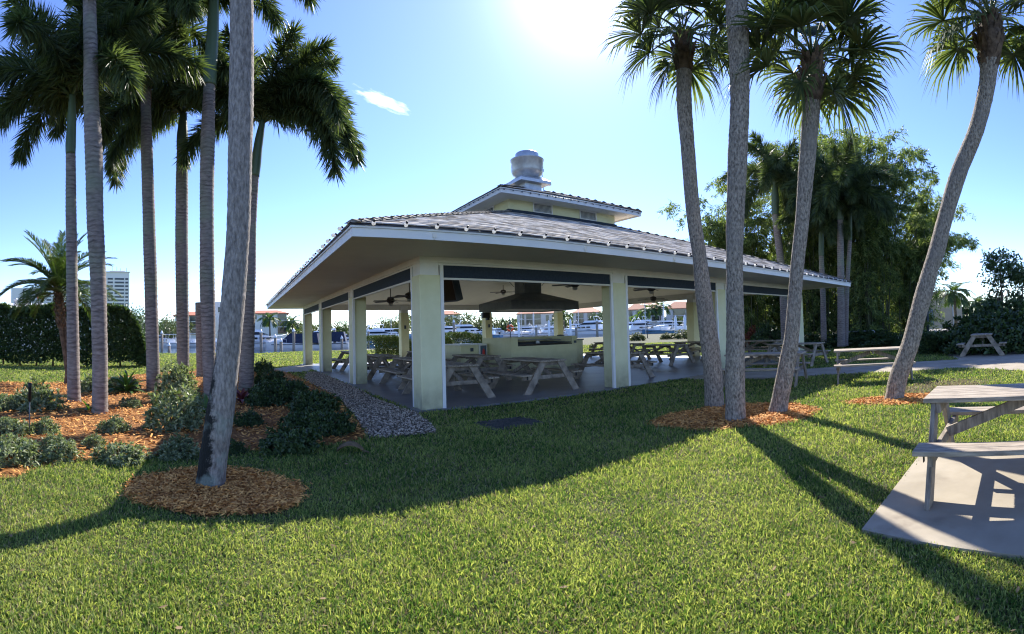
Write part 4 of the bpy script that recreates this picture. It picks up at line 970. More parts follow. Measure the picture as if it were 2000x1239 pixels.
t, top = sabal('big grey palm trunk in the left foreground mulch ring, dark stained on its left side', gb(410, rho), rho, [(410, 953, 56), (417, 890, 55), (428, 820, 55), (446, 690, 48), (457, 560, 48), (463, 480, 46), (467, 400, 47), (471, 200, 50), (472, 0, 47), (473, -200, 44), (474, -400, 40)], [(474, -390, 50), (474, -440, 60), (474, -480, 40)], m_stain, n=30)
rho = 8.93
sabal('left palm of the trio in the oval mulch bed, crown hazy in the sun glare', gb(1396, rho), rho, [(1396, 799, 38), (1393, 740, 37), (1387, 680, 37), (1376, 590, 33), (1366, 500, 28), (1355, 425, 28), (1344, 298, 28), (1337, 213, 30), (1336, 140, 31)], [(1336, 145, 36), (1335, 105, 50), (1335, 70, 30)], m_bark,
      fronds=[(FAN[0], 10), (FAN[0], 120), (FAN[0], 240), (FAN[1], 0), (FAN[1], 60), (FAN[1], 125), (FAN[1], 180), (FAN[1], 235), (FAN[1], 300), (FAN[2], 20), (FAN[2], 80), (FAN[2], 160), (FAN[2], 200), (FAN[2], 260), (FAN[2], 330), (FAN[3], 170), (FAN[3], 215), (FAN[3], 350), (FAN[3], 275), (FAN[4], 190), (FAN[4], 340), (FAN[3], 60)])
rho = 7.57
sabal('middle palm of the trio, straight trunk running out of the top of the frame', gb(1437, rho), rho, [(1437, 825, 40), (1436, 740, 39), (1436, 650, 36), (1435, 560, 33), (1435, 500, 33), (1436, 425, 36), (1441, 298, 39), (1445, 213, 38), (1444, 128, 40), (1440, 43, 44), (1438, -40, 44), (1437, -140, 42)], [(1437, -130, 46), (1437, -180, 58), (1437, -220, 40)], m_bark, n=24)
rho = 8.11
sabal('right palm of the trio, leaning right, brown leaf bases below its crown', gb(1519, rho), rho, [(1519, 810, 38), (1526, 770, 34), (1537, 710, 33), (1547, 650, 29), (1554, 560, 27), (1559, 500, 27), (1567, 425, 28), (1578, 298, 33), (1584, 213, 36), (1585, 180, 37)], [(1585, 215, 38), (1585, 165, 60), (1586, 115, 40)], m_bark, scale=1.12,
      fronds=[(FAN[0], 0), (FAN[0], 90), (FAN[0], 180), (FAN[0], 270), (FAN[5], 40), (FAN[5], 140), (FAN[5], 220), (FAN[5], 320), (FAN[1], 10), (FAN[1], 55), (FAN[1], 110), (FAN[1], 175), (FAN[1], 230), (FAN[1], 290), (FAN[1], 340), (FAN[2], 0), (FAN[2], 35), (FAN[2], 80), (FAN[2], 150), (FAN[2], 195), (FAN[2], 225), (FAN[2], 320), (FAN[3], 345), (FAN[3], 15), (FAN[3], 170), (FAN[3], 60), (FAN[4], 200), (FAN[4], 325)])
rho = 8.93
sabal('curved palm on the right whose trunk bends up and away to the right', gb(1746, rho), rho, [(1746, 784, 36), (1755, 738, 37), (1777, 675, 35), (1790, 625, 34), (1804, 575, 35), (1818, 525, 31), (1830, 489, 33), (1846, 425, 31), (1872, 340, 33), (1906, 255, 32), (1927, 170, 33), (1933, 106, 39)], [(1932, 130, 44), (1933, 80, 66), (1935, 38, 44)], m_bark, scale=1.1,
      fronds=[(FAN[0], 10), (FAN[0], 130), (FAN[0], 250), (FAN[5], 60), (FAN[5], 190), (FAN[5], 330), (FAN[1], 5), (FAN[1], 45), (FAN[1], 90), (FAN[1], 150), (FAN[1], 200), (FAN[1], 240), (FAN[1], 300), (FAN[2], 175), (FAN[2], 200), (FAN[2], 340), (FAN[2], 20), (FAN[2], 70), (FAN[2], 130), (FAN[3], 160), (FAN[3], 185), (FAN[3], 355), (FAN[3], 330), (FAN[3], 95)])

# young date palm
rho = 15.0
t = thing('date_palm', 'small feathery date palm in front of the tall clipped hedge at far left', 'palm tree', gb(124, rho))
trunk(t, [(134, 752, 9), (128, 700, 9), (121, 650, 11), (117, 610, 13)], rho, m_boot, .08, .07, .05, 10, 'trunk')
trunk(t, [(128, 752, 8), (133, 700, 8), (129, 650, 9), (121, 612, 10)], rho, m_boot, .08, .07, .05, 10, 'second_stem')
b = MB(); P, rd = px_path([(119, 640, 18), (117, 605, 24), (115, 572, 20)], rho, .05); base = t.location
for i in range(70):
    k = int(i / 70 * (len(P) - 1)); q = P[k] - base; a = i * 2.4; o = Vector((math.cos(a), math.sin(a), 0)); b.beam(q + o * rd[k] * .6, q + o * rd[k] * 1.15 + Vector((0, 0, .11)), .05, .02)
b.tube([q - base for q in P], [r_ * .8 for r_ in rd], 10); b.build('boots', m_boot, t)
DAT = [frond_pinnate(84, 40, 2.2, seed=1), frond_pinnate(62, -10, 2.35, seed=2), frond_pinnate(38, -45, 2.3, seed=3), frond_pinnate(12, -60, 2.0, seed=4)]
lst = []
for k, c in enumerate((8, 13, 14, 9)):
    for i in range(c): lst.append((DAT[k], 360 * i / c + 31 * k + random.uniform(-12, 12)))
crown(t, P[-1] - base, lst, 'frond', .88)
# ------------------------------------------------------------------ shrubs
def leaf_cloud(nclu, rad, per, ll, lw, seed, squash=.8, shell=.55, up=.35, bumpy=.25, droop=.1):
    """rosettes of leaves on a lumpy dome; returns leaf arrays"""
    r = np.random.default_rng(seed)
    d = rand_dirs(nclu, r); d[:, 2] = np.abs(d[:, 2]) * 1.0 - .12; d = unit(d)
    lump = 1 + bumpy * np.sin(d[:, 0] * 4.1 + seed) * np.sin(d[:, 1] * 3.7 + 2 * seed) + bumpy * .6 * np.sin(d[:, 2] * 7 + d[:, 0] * 6)
    k = (shell + (1 - shell) * r.uniform(0, 1, nclu) ** .5) * lump
    C = d * k[:, None] * rad; C[:, 2] = np.maximum(C[:, 2] * squash, -.02) + rad * .15
    P = np.repeat(C, per, 0); n = len(P)
    ax = unit(np.repeat(d, per, 0) + np.array([0, 0, up]))
    D = unit(ax * r.uniform(.2, 1.1, (n, 1)) + rand_dirs(n, r) * .95)
    S = unit(np.cross(D, ax + r.normal(0, .35, (n, 3))))
    return leaf_arrays(P, D, S, ll * r.uniform(.65, 1.15, n), lw * r.uniform(.75, 1.2, n), droop)
def stems_mb(rad, n, seed, squash=.8):
    r = random.Random(seed); b = MB()
    for i in range(n):
        a = r.uniform(0, 6.28); k = r.uniform(.2, .8) * rad; h = r.uniform(.5, .95) * rad * squash + rad * .1
        b.tube([(r.uniform(-.004, .004), r.uniform(-.004, .004), -.02), (math.cos(a) * k * .45, math.sin(a) * k * .45, h * .55), (math.cos(a) * k, math.sin(a) * k, h)], [.014, .010, .004], 5)
    return b
SHR = {}
def shrub_mesh(key, *a, m=None):
    if key not in SHR: SHR[key] = np_mesh('foliage', *leaf_cloud(*a), m)
    return SHR[key]
def shrub_kinds():
    K = {}
    K['silver_a'] = (np_mesh('foliage', *leaf_cloud(300, .5, 10, .115, .034, 1), m_leafs), stems_mb(.5, 16, 1).mesh('stems', m_stem))
    K['silver_b'] = (np_mesh('foliage', *leaf_cloud(280, .5, 10, .12, .036, 2, .7), m_leafs), stems_mb(.5, 14, 2).mesh('stems', m_stem))
    K['silver_c'] = (np_mesh('foliage', *leaf_cloud(320, .5, 10, .11, .032, 3, 1.05), m_leafs), stems_mb(.5, 16, 3).mesh('stems', m_stem))
    K['dark_a'] = (np_mesh('foliage', *leaf_cloud(420, .5, 9, .09, .034, 4, .55), m_leafd), stems_mb(.5, 14, 4, .55).mesh('stems', m_stem))
    K['dark_b'] = (np_mesh('foliage', *leaf_cloud(420, .5, 9, .095, .032, 5, .7), m_leafd), stems_mb(.5, 14, 5, .7).mesh('stems', m_stem))
    K['big'] = (np_mesh('foliage', *leaf_cloud(700, 1.0, 8, .15, .06, 6, .85), m_leafd), stems_mb(1.0, 16, 6).mesh('stems', m_stem))
    K['pale'] = (np_mesh('foliage', *leaf_cloud(420, 1.0, 8, .2, .06, 7, .75), m_leafo), stems_mb(1.0, 12, 7).mesh('stems', m_stem))
    K['copper'] = (np_mesh('foliage', *leaf_cloud(420, 1.0, 8, .2, .07, 8, 1.2), m_leafred), stems_mb(1.0, 12, 8).mesh('stems', m_stem))
    return K
KND = shrub_kinds()
def shrub(kind, x, y, w, label, h=1.0, name='shrub', cat='shrub', group='low shrubs in the mulch bed', rho=None, base_r=.5):
    p = G(x, y) if rho is None else gb(x, rho); d = math.hypot(p.x, p.y); s = w * (.86 if base_r == .5 else 1.0) * d / FPX / (2 * base_r * .95)
    t = thing(name, label, cat, p, random.uniform(0, 6.28), group); t.scale = (s, s, s * h)
    link('foliage', KND[kind][0], t); link('stems', KND[kind][1], t); return t
random.seed(9)
SH = [('silver_a', 72, 800, 105, 1.0, 'wide silvery green shrub in front of the date palm stems'), ('silver_b', 8, 802, 62, 1.1, 'silvery shrub cut by the left photo edge, upper of the edge shrubs'),
      ('silver_c', 340, 838, 118, 1.1, 'big silvery rounded shrub left of the large grey trunk'), ('silver_c', 345, 772, 82, 1.25, 'tall silvery shrub at the foot of the fourth ringed palm'),
      ('silver_a', 222, 845, 66, .9, 'small silvery shrub right of the stoutest trunk'), ('silver_b', 256, 796, 46, .9, 'tiny silvery shrub left of the third ringed trunk'),
      ('silver_b', 238, 902, 104, .75, 'dark green shrub at the front edge of the bed below the stoutest trunk'), ('silver_a', 182, 874, 52, .9, 'small shrub in the mulch below the stoutest trunk'),
      ('silver_c', 112, 898, 92, .9, 'bushy shrub by the thin black stake light'), ('silver_b', 20, 902, 120, .9, 'broad dark shrub in the bottom left corner of the bed'), ('silver_a', 86, 846, 62, .9, 'shrub halfway up the bed behind the stake light'),
      ('silver_a', 350, 892, 92, .8, 'shrub touching the left side of the large grey trunk near the grass'), ('silver_b', 20, 850, 80, .9, 'shrub at the left photo edge, middle of the bed'),
      ('dark_b', 452, 886, 54, 1.2, 'shaded shrub showing behind the right side of the large grey trunk'), ('dark_b', 487, 832, 62, 1.1, 'rounded dark shrub right of the large grey trunk'),
      ('dark_b', 516, 792, 84, 1.2, 'upright shaded shrub behind the rounded dark shrub'), ('dark_a', 560, 786, 92, 1.4, 'dark ground cover shrub at the back of the shaded bed'),
      ('dark_a', 612, 808, 96, 1.3, 'dark spreading shrub along the pebble strip, back one'), ('dark_a', 640, 848, 106, 1.2, 'dark spreading shrub along the pebble strip, front one'),
      ('dark_a', 565, 880, 120, 1.0, 'low dark shrub at the shaded front edge of the bed'), ('dark_b', 530, 758, 70, 1.2, 'dark shrub at the back right end of the bed near the lawn'), ('dark_a', 590, 836, 80, 1.2, 'dark shrub in the middle of the shaded bed'),
      ('silver_a', 178, 766, 60, 1.0, 'silvery shrub between the two leftmost ringed trunks'), ('silver_b', 236, 764, 70, .9, 'leafy shrub under the big strap leaved plant'), ('dark_b', 513, 728, 42, 1.3, 'spiky topped small shrub against the sunny lawn'), ('silver_a', 382, 800, 60, 1.0, 'shrub behind the big silvery rounded shrub')]
for k, x, y, w, h, lb in SH: shrub(k, x, y, w, lb, h)
random.seed(3)
# strap-leaved plants
def strap_plant(x, y, n, L, label, m=None, e=(20, 85), wmul=1.0, name='strap_leaf_plant'):
    p = G(x, y); t = thing(name, label, 'plant', p); b = MB()
    for i in range(n):
        a = i * 2.4 + random.uniform(-.3, .3); e0 = R(random.uniform(*e)); l = L * random.uniform(.7, 1.1); pts, tg = arch(e0, e0 - R(random.uniform(45, 95)), l, 8)
        ca_, sa_ = math.cos(a), math.sin(a); vs = []
        for j, q in enumerate(pts):
            s = j / 8; w = .045 * wmul * math.sin(math.pi * (.12 + .86 * s)) ** .8 + .002; c = Vector((q.x * ca_, q.x * sa_, q.z + .02)); sd_ = Vector((-sa_, ca_, 0)) * w
            vs += [c - sd_ + Vector((0, 0, w * .35)), c, c + sd_ + Vector((0, 0, w * .35))]
        b.add(vs, [(j * 3 + k, j * 3 + k + 1, j * 3 + k + 4, j * 3 + k + 3) for j in range(8) for k in range(2)], 0, True)
    b.build('leaves', m or m_agave, t); return t
strap_plant(247, 768, 34, .75, 'large light green strap leaved plant between the second and third ringed trunks')
strap_plant(405, 812, 18, .6, 'strap leaved plant beside the large grey trunk', wmul=.9)
strap_plant(172, 806, 10, .35, 'small yellow green strap leaved plant by the stoutest trunk', wmul=.7)
strap_plant(170, 756, 14, .5, 'strap leaved plant behind the stoutest trunk', wmul=.8)
strap_plant(472, 790, 16, .5, 'dark red leaved plant in the shade by the ringed trunk', mat('red_strap_leaf', (.10, .02, .025), (.18, .05, .045), 3, .5, trans=.2), (40, 88), .9)
# stake light
t = thing('stake_light', 'thin black stake light standing in the shrubs at far left', 'garden light', G(57, 852))
b = MB(); b.tube([(0, 0, 0), (0, 0, .5)], .009, 8); b.build('stake', m_dmetal, t)
b = MB(); b.lathe([(.012, .5), (.022, .5), (.024, .68), (.03, .70), (.028, .76), (.01, .77)], n=12); b.build('lamp_head', m_black, t)

# ------------------------------------------------------------------ hedges and trees
def hedge(name, label, p0, p1, h, depth, n, ll, lw, m, round_end=True, z0=0.0, gap=.0):
    p0, p1 = Vector(p0), Vector(p1); d = (p1 - p0); L = d.length; d.normalize(); s = Vector((-d.y, d.x, 0))
    t = thing(name, label, 'hedge', p0, math.atan2(d.y, d.x)); r = rng
    u_ = r.uniform(0, L, n); face = r.choice(4, n, p=[.5, .08, .32, .10]); dep = np.abs(r.normal(0, .14, n)) * min(depth, 1.2)
    y = np.where(face == 0, -depth / 2 + dep, np.where(face == 1, depth / 2 - dep, r.uniform(-depth / 2, depth / 2, n))); z = np.where(face == 2, h - dep, r.uniform(z0, h, n))
    u_ = np.where(face == 3, L - dep, u_)
    if round_end:                                      # soften the top edge and the right-hand end
        q = np.clip((u_ - (L - h * .55)) / (h * .55), 0, 1); z = z0 + (z - z0) * np.sqrt(np.clip(1 - q ** 2.2, .02, 1))
    z += .07 * np.sin(u_ * 2.1) + .04 * np.sin(u_ * 5.3 + 1) + r.normal(0, .03, n); y += .09 * np.sin(u_ * 1.7 + z * 2.2)
    P = np.stack([u_, y, np.maximum(z, .03)], 1); out = np.zeros((n, 3)); out[:, 1] = np.where(face == 0, -1, 1) * (face < 2); out[:, 2] = face == 2; out[:, 0] = face == 3
    D = unit(out * .6 + rand_dirs(n) * .9 + np.array([0, 0, .25])); S = perp(D)
    link('foliage', leaves('foliage', P, D, S, ll * r.uniform(.7, 1.2, n), lw * r.uniform(.7, 1.2, n), m), t)
    b = MB()
    for i in range(int(L / .8)): x = .4 + i * .8; b.tube([(x, random.uniform(-.02, .02), -.05), (x + random.uniform(-.15, .15), 0, h * .5), (x + random.uniform(-.3, .3), random.uniform(-.3, .3), h * .85)], [.05, .035, .012], 6)
    b.tube([(.1, 0, .0), (L * .5, 0, .015), (L - .2, 0, .0)], .03, 5)
    b.build('stems', m_stem, t); return t
he0, he1 = gb(-40, 24.5), gb(282, 24.0)
hedge('tall_hedge', 'tall dark clipped hedge with a rounded right end at the left of the photo', he0, he1, 2.82, 1.9, 40000, .15, .085, m_leafd, z0=.25)
hedge('box_hedge', 'low clipped hedge with a sunny yellow green top behind the left of the grill hood', gb(872, 38), gb(940, 39), 1.45, 2.6, 11000, .10, .05, m_boxleaf)
hedge('box_hedge', 'smaller clipped hedge end just right of the near corner column', gb(840, 33), gb(884, 33.5), 1.15, 1.6, 6000, .10, .05, m_boxleaf)
hedge('box_hedge', 'clipped hedge with a bright top seen between the left columns', gb(722, 31), gb(800, 32), 1.32, 2.4, 12000, .10, .05, m_boxleaf)
hedge('box_hedge', 'low dark hedge beside the path behind the curved palm', gb(1778, 19.5), gb(1850, 20.5), .75, 1.6, 6000, .10, .05, m_leafd)

def tree(label, base, h, cr, m, seed, n=2600, ll=.35, lw=.16, name='tree', trunk_r=.16, bare=.35, squash=.8, lobes=9, group=None, mtrunk=None):
    r = np.random.default_rng(seed); rr = random.Random(seed); t = thing(name, label, 'tree', base, 0, group); b = MB()
    hb = h * bare; b.tube([(0, 0, -.1), (.05 * h * rr.uniform(-1, 1) * .3, 0, hb * .6), (0, 0, hb), (0, 0, h * .7)], [trunk_r * 1.3, trunk_r, trunk_r * .85, trunk_r * .3], 8)
    cs = []
    for i in range(lobes):
        a = rr.uniform(0, 6.28); k = cr * rr.uniform(.15, .72); z = hb + (h - hb) * rr.uniform(.12, .86); cs.append((math.cos(a) * k, math.sin(a) * k, z, cr * rr.uniform(.28, .5)))
        b.tube([(0, 0, hb * rr.uniform(.8, 1.1)), (cs[-1][0] * .5, cs[-1][1] * .5, (hb + z) / 2), (cs[-1][0], cs[-1][1], z)], [trunk_r * .5, trunk_r * .3, trunk_r * .1], 5)
    cs.append((0, 0, h - cr * .35 * squash, cr * .4)); b.build('trunk', mtrunk or m_stem, t)
    C = np.array(cs); k = r.integers(0, len(C), n); d = rand_dirs(n, r); q = (.45 + .55 * r.uniform(0, 1, n) ** .6)[:, None] * (1 + .25 * np.sin(d[:, :1] * 5 + k[:, None]))
    P = C[k, :3] + d * q * C[k, 3:4] * np.array([1, 1, squash]); D = unit(d * .5 + rand_dirs(n, r) + np.array([0, 0, -.1])); S = perp(D, r)
    link('crown', leaves('crown', P, D, S, ll * r.uniform(.6, 1.2, n), lw * r.uniform(.7, 1.2, n), m, .15), t); return t
random.seed(14)
for i, (x, y0, rho_, w, k, lb, h) in enumerate([(1905, 0, 19, 130, 'big', 'dark green rounded bush behind the paving picnic table', .95), (1975, 0, 18.5, 140, 'big', 'dark bush at the right photo edge behind the paving', 1.0), (1872, 0, 21, 84, 'big', 'dark bush at the left end of the right hand shrubbery', .55),
        (1940, 0, 21, 130, 'big', 'taller dark bush at the back of the right hand shrubbery', 1.25), (2010, 0, 20, 130, 'big', 'bush half outside the right edge of the frame', 1.25), (1850, 0, 24, 60, 'big', 'bush below the tan house on the right', .4)]):
    shrub(k, x, 0, w, lb, h, group='dark shrubbery at the right edge', rho=rho_, base_r=1.0)
for x, rho_, w, k, lb, h in [(1245, 58, 34, 'pale', 'pale flowering shrub at the water edge right of the second front column', .8), (1303, 60, 24, 'pale', 'small pale shrub on the bank left of the leaning palm', .9), (1338, 60, 50, 'pale', 'wide pale shrub on the bank behind the leaning palm', .6),
                             (1372, 56, 30, 'pale', 'pale shrub on the bank showing between palm trunks', .9), (1478, 31, 42, 'copper', 'copper leaved shrub beside the pavilion in front of the bamboo', 1.25), (1455, 33, 30, 'big', 'green shrub left of the copper leaved shrub', 1.0), (1500, 29, 60, 'big', 'dark shrub under the bamboo by the right columns', 1.4),
                             (1700, 27, 110, 'big', 'low dark planting in front of the bamboo behind the white rail', .5), (1590, 27, 100, 'big', 'low dark planting at the foot of the grey palms in the grove', .55), (1765, 25, 70, 'big', 'low dark planting by the path right of the grove', .55), (1158, 40, 14, 'pale', 'small bush above the grill counter', 1.0)]:
    shrub(k, x, 0, w, lb, h, group='shrubs beyond the pavilion', rho=rho_, base_r=1.0)
tree('slender open tree with dark glossy leaves at the right photo edge', gb(1962, 23), 4.4, 1.25, m_leafd, 31, 1900, .17, .085, trunk_r=.06, bare=.3, lobes=14, squash=1.0)
tree('leafy small tree cut by the right photo edge', gb(2003, 22), 3.7, 1.1, m_leafd, 32, 1500, .17, .085, trunk_r=.06, bare=.3, lobes=10, squash=1.0)

# bamboo grove
def bamboo(label, base, nc, hmin, hmax, spread, seed, nl, bias=(0, 0)):
    r = random.Random(seed); g = np.random.default_rng(seed); t = thing('bamboo_clump', label, 'bamboo', base, 0, 'bamboo clumps on the right')
    b = MB(); Ps, Ds = [], []
    for i in range(nc):
        a = r.uniform(0, 6.28); k = r.uniform(0, 1.3); x0, y0 = math.cos(a) * k, math.sin(a) * k; h = r.uniform(hmin, hmax); out = spread * r.uniform(.1, 1) ** 1.2; a2 = a + r.uniform(-.7, .7)
        dx, dy = math.cos(a2) * out + bias[0] * r.random(), math.sin(a2) * out + bias[1] * r.random(); pts = []
        for j in range(11): s = j / 10; pts.append(Vector((x0 + dx * s ** 2.0, y0 + dy * s ** 2.0, h * (s - .16 * s ** 5 * (1 + out / 3)) - (.1 if j == 0 else 0))))
        rad = r.uniform(.028, .05); b.tube(pts, [rad * (1 - .08 * j) for j in range(11)], 6)
        m_ = int(nl / nc * r.uniform(.6, 1.4)); s = g.uniform(.26, 1, m_) ** .8; A = np.array([tuple(q) for q in pts]); f = np.clip(s * 10, 0, 9.999); ii = f.astype(int); kk = (f - ii)[:, None]
        # sprays: branchlets hung along the culm, each carrying a tuft of leaves
        nb = max(3, m_ // 26); sb = np.where(g.uniform(0, 1, nb) < .2, g.uniform(.06, .4, nb), g.uniform(.25, 1.0, nb) ** .75); fb = np.clip(sb * 10, 0, 9.999); ib = fb.astype(int); C = A[ib] * (1 - (fb - ib)[:, None]) + A[ib + 1] * (fb - ib)[:, None]
        off = rand_dirs(nb, g) * np.array([1, 1, .5]); ln = g.uniform(.3, 1.25, nb)[:, None] * (1.15 - .4 * sb[:, None]); w = g.integers(0, nb, m_); fr = g.uniform(.25, 1, m_)[:, None] ** .7
        P = C[w] + off[w] * ln[w] * fr + np.array([0, 0, -.35]) * (ln[w] * fr) ** 2 + g.normal(0, .09, (m_, 3)); Ps.append(P); Ds.append(unit(off[w] * .8 + rand_dirs(m_, g) * .8 + np.array([0, 0, -.45])))
    P = np.concatenate(Ps); D = np.concatenate(Ds); P[:, 2] = np.maximum(P[:, 2], .3); n = len(P)
    b.build('culms', m_culm, t); link('foliage', leaves('foliage', P, D, perp(D, g), g.uniform(.16, .36, n), g.uniform(.035, .062, n), m_bamboo, .1), t); return t
bamboo('bamboo clump at the left of the grove, behind the right end of the pavilion roof', gb(1462, 33), 52, 8.5, 14.2, 4.0, 1, 52000, (-2.6, 0))
bamboo('tallest bamboo clump in the middle of the grove', gb(1600, 31), 64, 11, 17.6, 3.6, 2, 66000)
bamboo('bamboo clump in the grove left of the curved palm', gb(1700, 30), 64, 10, 17.0, 4.4, 3, 64000, (1.0, 0))
bamboo('bamboo clump at the right end of the grove behind the curved palm', gb(1775, 32), 54, 7, 13.2, 4.2, 4, 56000, (1.6, 0))
for x, rho_, h, cr, lb in [(1480, 40, 6.5, 4.2, 'dark dense tree filling the back of the grove at its left'), (1570, 39, 7.5, 4.6, 'dark dense tree at the back of the grove behind the leaning palm'), (1655, 39, 7.0, 4.6, 'dark dense tree at the back of the grove behind the grey palms'), (1735, 40, 6.0, 4.2, 'dark dense tree at the back of the grove by the curved palm')]:
    tree(lb, gb(x, rho_), h, cr, m_midleaf, int(x), 5200, .42, .2, 'broadleaf_tree', .22, .12, 1.0, 12, 'dark trees behind the bamboo')
# palms standing inside the grove
random.seed(77)
for x, xt, yb, yt, yc, rho_, w, lb in [(1534, 1514, 668, 420, 355, 27, 15, 'palm in the grove whose crown rises left of the leaning palm trunk'), (1609, 1604, 668, 500, 440, 26, 11, 'thin grey palm in the grove with a low crown'), (1643, 1641, 672, 430, 375, 25, 14, 'grey palm in the grove with a dark crown left of the curved palm'), (1652, 1660, 671, 470, 405, 25.6, 9, 'slim grey palm close beside the grey palm in the grove')]:
    foxtail(lb, gb(x, rho_), rho_, [(x, yb + 3, w * 1.1), ((x * .7 + xt * .3), (yb + yt) / 2, w), (xt, yt, w * .9)], [(xt, yt, w), (xt, (yt + yc) / 2, w), (xt, yc, w * .6)], ring=fox_ring((3, 4, 5, 4, 3), random.uniform(0, 90)), scale=1.15 if w > 12 else .9, n=10, group='palms in the bamboo grove')
# white rail, lamp post
t = thing('rail', 'low pale pipe rail in front of the bamboo', 'rail', gb(1653, 27), math.atan2(*(gb(1710, 27.5) - gb(1653, 27)).yx))
b = MB(); L = (gb(1710, 27.5) - gb(1653, 27)).length
b.tube([(0, 0, -.05), (0, 0, .78), (.04, 0, .82), (L - .04, 0, .82), (L, 0, .78), (L, 0, -.05)], .03, 8); b.build('pipe', m_metal, t)
p = gb(1815, 31.5); t = thing('lamp_post', 'dark lamp post with a square head on a side arm behind the curved palm', 'lamp post', p)
b = MB(); b.tube([(0, 0, -.05), (0, 0, 4.95)], [.09, .07], 10); b.build('pole', m_dmetal, t)
b = MB(); b.beam((0, 0, 4.9), (-.35, -.2, 4.9), .06, .06); b.build('arm', m_dmetal, t)
b = MB(); b.box(-.95, -.25, -.45, .1, 4.8, 5.05, taper=.05); b.build('lamp_head', m_black, t)
b = MB(); b.box(-.12, .12, -.12, .12, 0, .12); b.build('base_plate', m_dmetal, t)
# ------------------------------------------------------------------ far buildings
def frame_at(x0, x1, rho, z=0):                       # object frame facing the viewer, spanning two pixel columns at a distance
    a, b_ = gb(x0, rho), gb(x1, rho); d = b_ - a; return a + Vector((0, 0, z)), math.atan2(d.y, d.x), d.length
# high-rise across the harbour
o0, rz_, W_ = frame_at(20, 252, 450)
t = thing('apartment_tower', 'pale high rise apartment block with rows of dark balconies behind the date palm', 'apartment block', o0, rz_)
sc_ = 450 / FPX
def hz(y, x=150): return at(x, y, 450).z
b = MB(); b.box(0, W_ * .27, 0, 26, -1, hz(563, 40)); b.box(W_ * .27, W_ * .8, 2, 28, -1, hz(549, 120)); b.box(W_ * .8, W_, 0, 30, -1, hz(533, 235)); b.build('wall', m_wstucco, t)
b = MB(); b.box(W_ * .80, W_ * 1.005, -.6, 30.5, hz(533, 235), hz(531, 235)); b.box(W_ * .27, W_ * .8, 1.5, 28.5, hz(549, 120), hz(547.5, 120)); b.box(W_ * .84, W_ * .97, 6, 20, hz(531, 235), hz(528, 235)); b.build('parapet', m_stucco, t)
b = MB(); b.box(W_ * .10, W_ * .112, -.15, .0, 2, hz(566, 50)); b.box(W_ * .135, W_ * .145, -.15, 0, 2, hz(566, 50)); b.build('stair_slot', m_glass, t)
fl = 3.25; nbal = 0; extra = MB()
for (u0, du, yf, ztop, nf) in [(.30, .04, 1.75, hz(550, 120), 16), (.37, .06, 1.75, hz(550, 120), 16), (.455, .04, 1.75, hz(550, 120), 16), (.52, .06, 1.75, hz(550, 120), 16), (.605, .05, 1.75, hz(550, 120), 16), (.68, .06, 1.75, hz(550, 120), 16), (.765, .025, 1.75, hz(550, 120), 16),
                               (.815, .045, -.25, hz(538, 235), 19), (.875, .08, -.25, hz(538, 235), 19), (.965, .025, -.25, hz(538, 235), 19)]:
    for k in range(nf - 1, 0, -1):
        z = k * fl
        if z + 2 < ztop:
            b = MB() if nbal < 100 else extra; b.box(W_ * u0, W_ * (u0 + du), yf, yf + .25, z + .9, z + 2.5)
            if nbal < 100: b.build('balcony', m_glass, t)
            nbal += 1
if extra.v: tag(extra.build('balcony_rows', m_glass, t), kind='stuff')
for q in (.86, .9, .93, .985):
    b = MB(); b.tube([(W_ * q, 8, hz(530, 235)), (W_ * q, 8, hz(530, 235) + random.uniform(3, 6))], .18, 5); b.build('antenna', m_dmetal, t)

# building with a white ribbed metal roof behind the hedge
o0, rz_, W_ = frame_at(-30, 110, 40)
t = thing('boat_shed', 'low shed with a white ribbed metal roof showing above the tall hedge', 'shed', o0, rz_)
zt = at(40, 596, 40).z; b = MB(); b.box(0, W_, 0, 6, -.1, zt - .45); b.build('wall', m_wstucco, t)
b = MB(); n = 26; vs = []
for i in range(n + 1):
    for j in range(9): s = j / 8; vs.append((W_ * i / n, -.4 + 6.8 * s, zt - .45 + .75 * math.sin(math.pi * (.08 + .84 * s)) + (.04 if i % 2 else 0)))
b.add(vs, [(i * 9 + j, (i + 1) * 9 + j, (i + 1) * 9 + j + 1, i * 9 + j + 1) for i in range(n) for j in range(8)], 0, False); o = b.build('roof', m_roofw, t); o.modifiers.new('thick', 'SOLIDIFY').thickness = .04
b = MB(); b.lathe([(.14, 0), (.14, .35), (.2, .4), (.05, .5)], c=(W_ * .42, 2, zt + .2), n=10); b.build('roof_vent', m_metal, t); b = MB(); b.lathe([(.12, 0), (.12, .3), (.2, .34), (.04, .45)], c=(W_ * .58, 1.5, zt + .2), n=10); b.build('roof_vent', m_metal, t)
t = thing('marker_flag', 'small red marker on a dark post above the shed roof', 'marker', gb(74, 39))
b = MB(); zf = at(74, 582, 39).z; b.tube([(0, 0, -.1), (0, 0, zf)], .05, 6); b.build('post', m_dmetal, t)
b = MB(); b.box(-.15, .15, -.05, .05, zf - .05, zf + .25); b.lathe([(.1, 0), (.16, .1), (.05, .22)], c=(.28, 0, zf - .1), n=8); b.build('head', m_red, t)

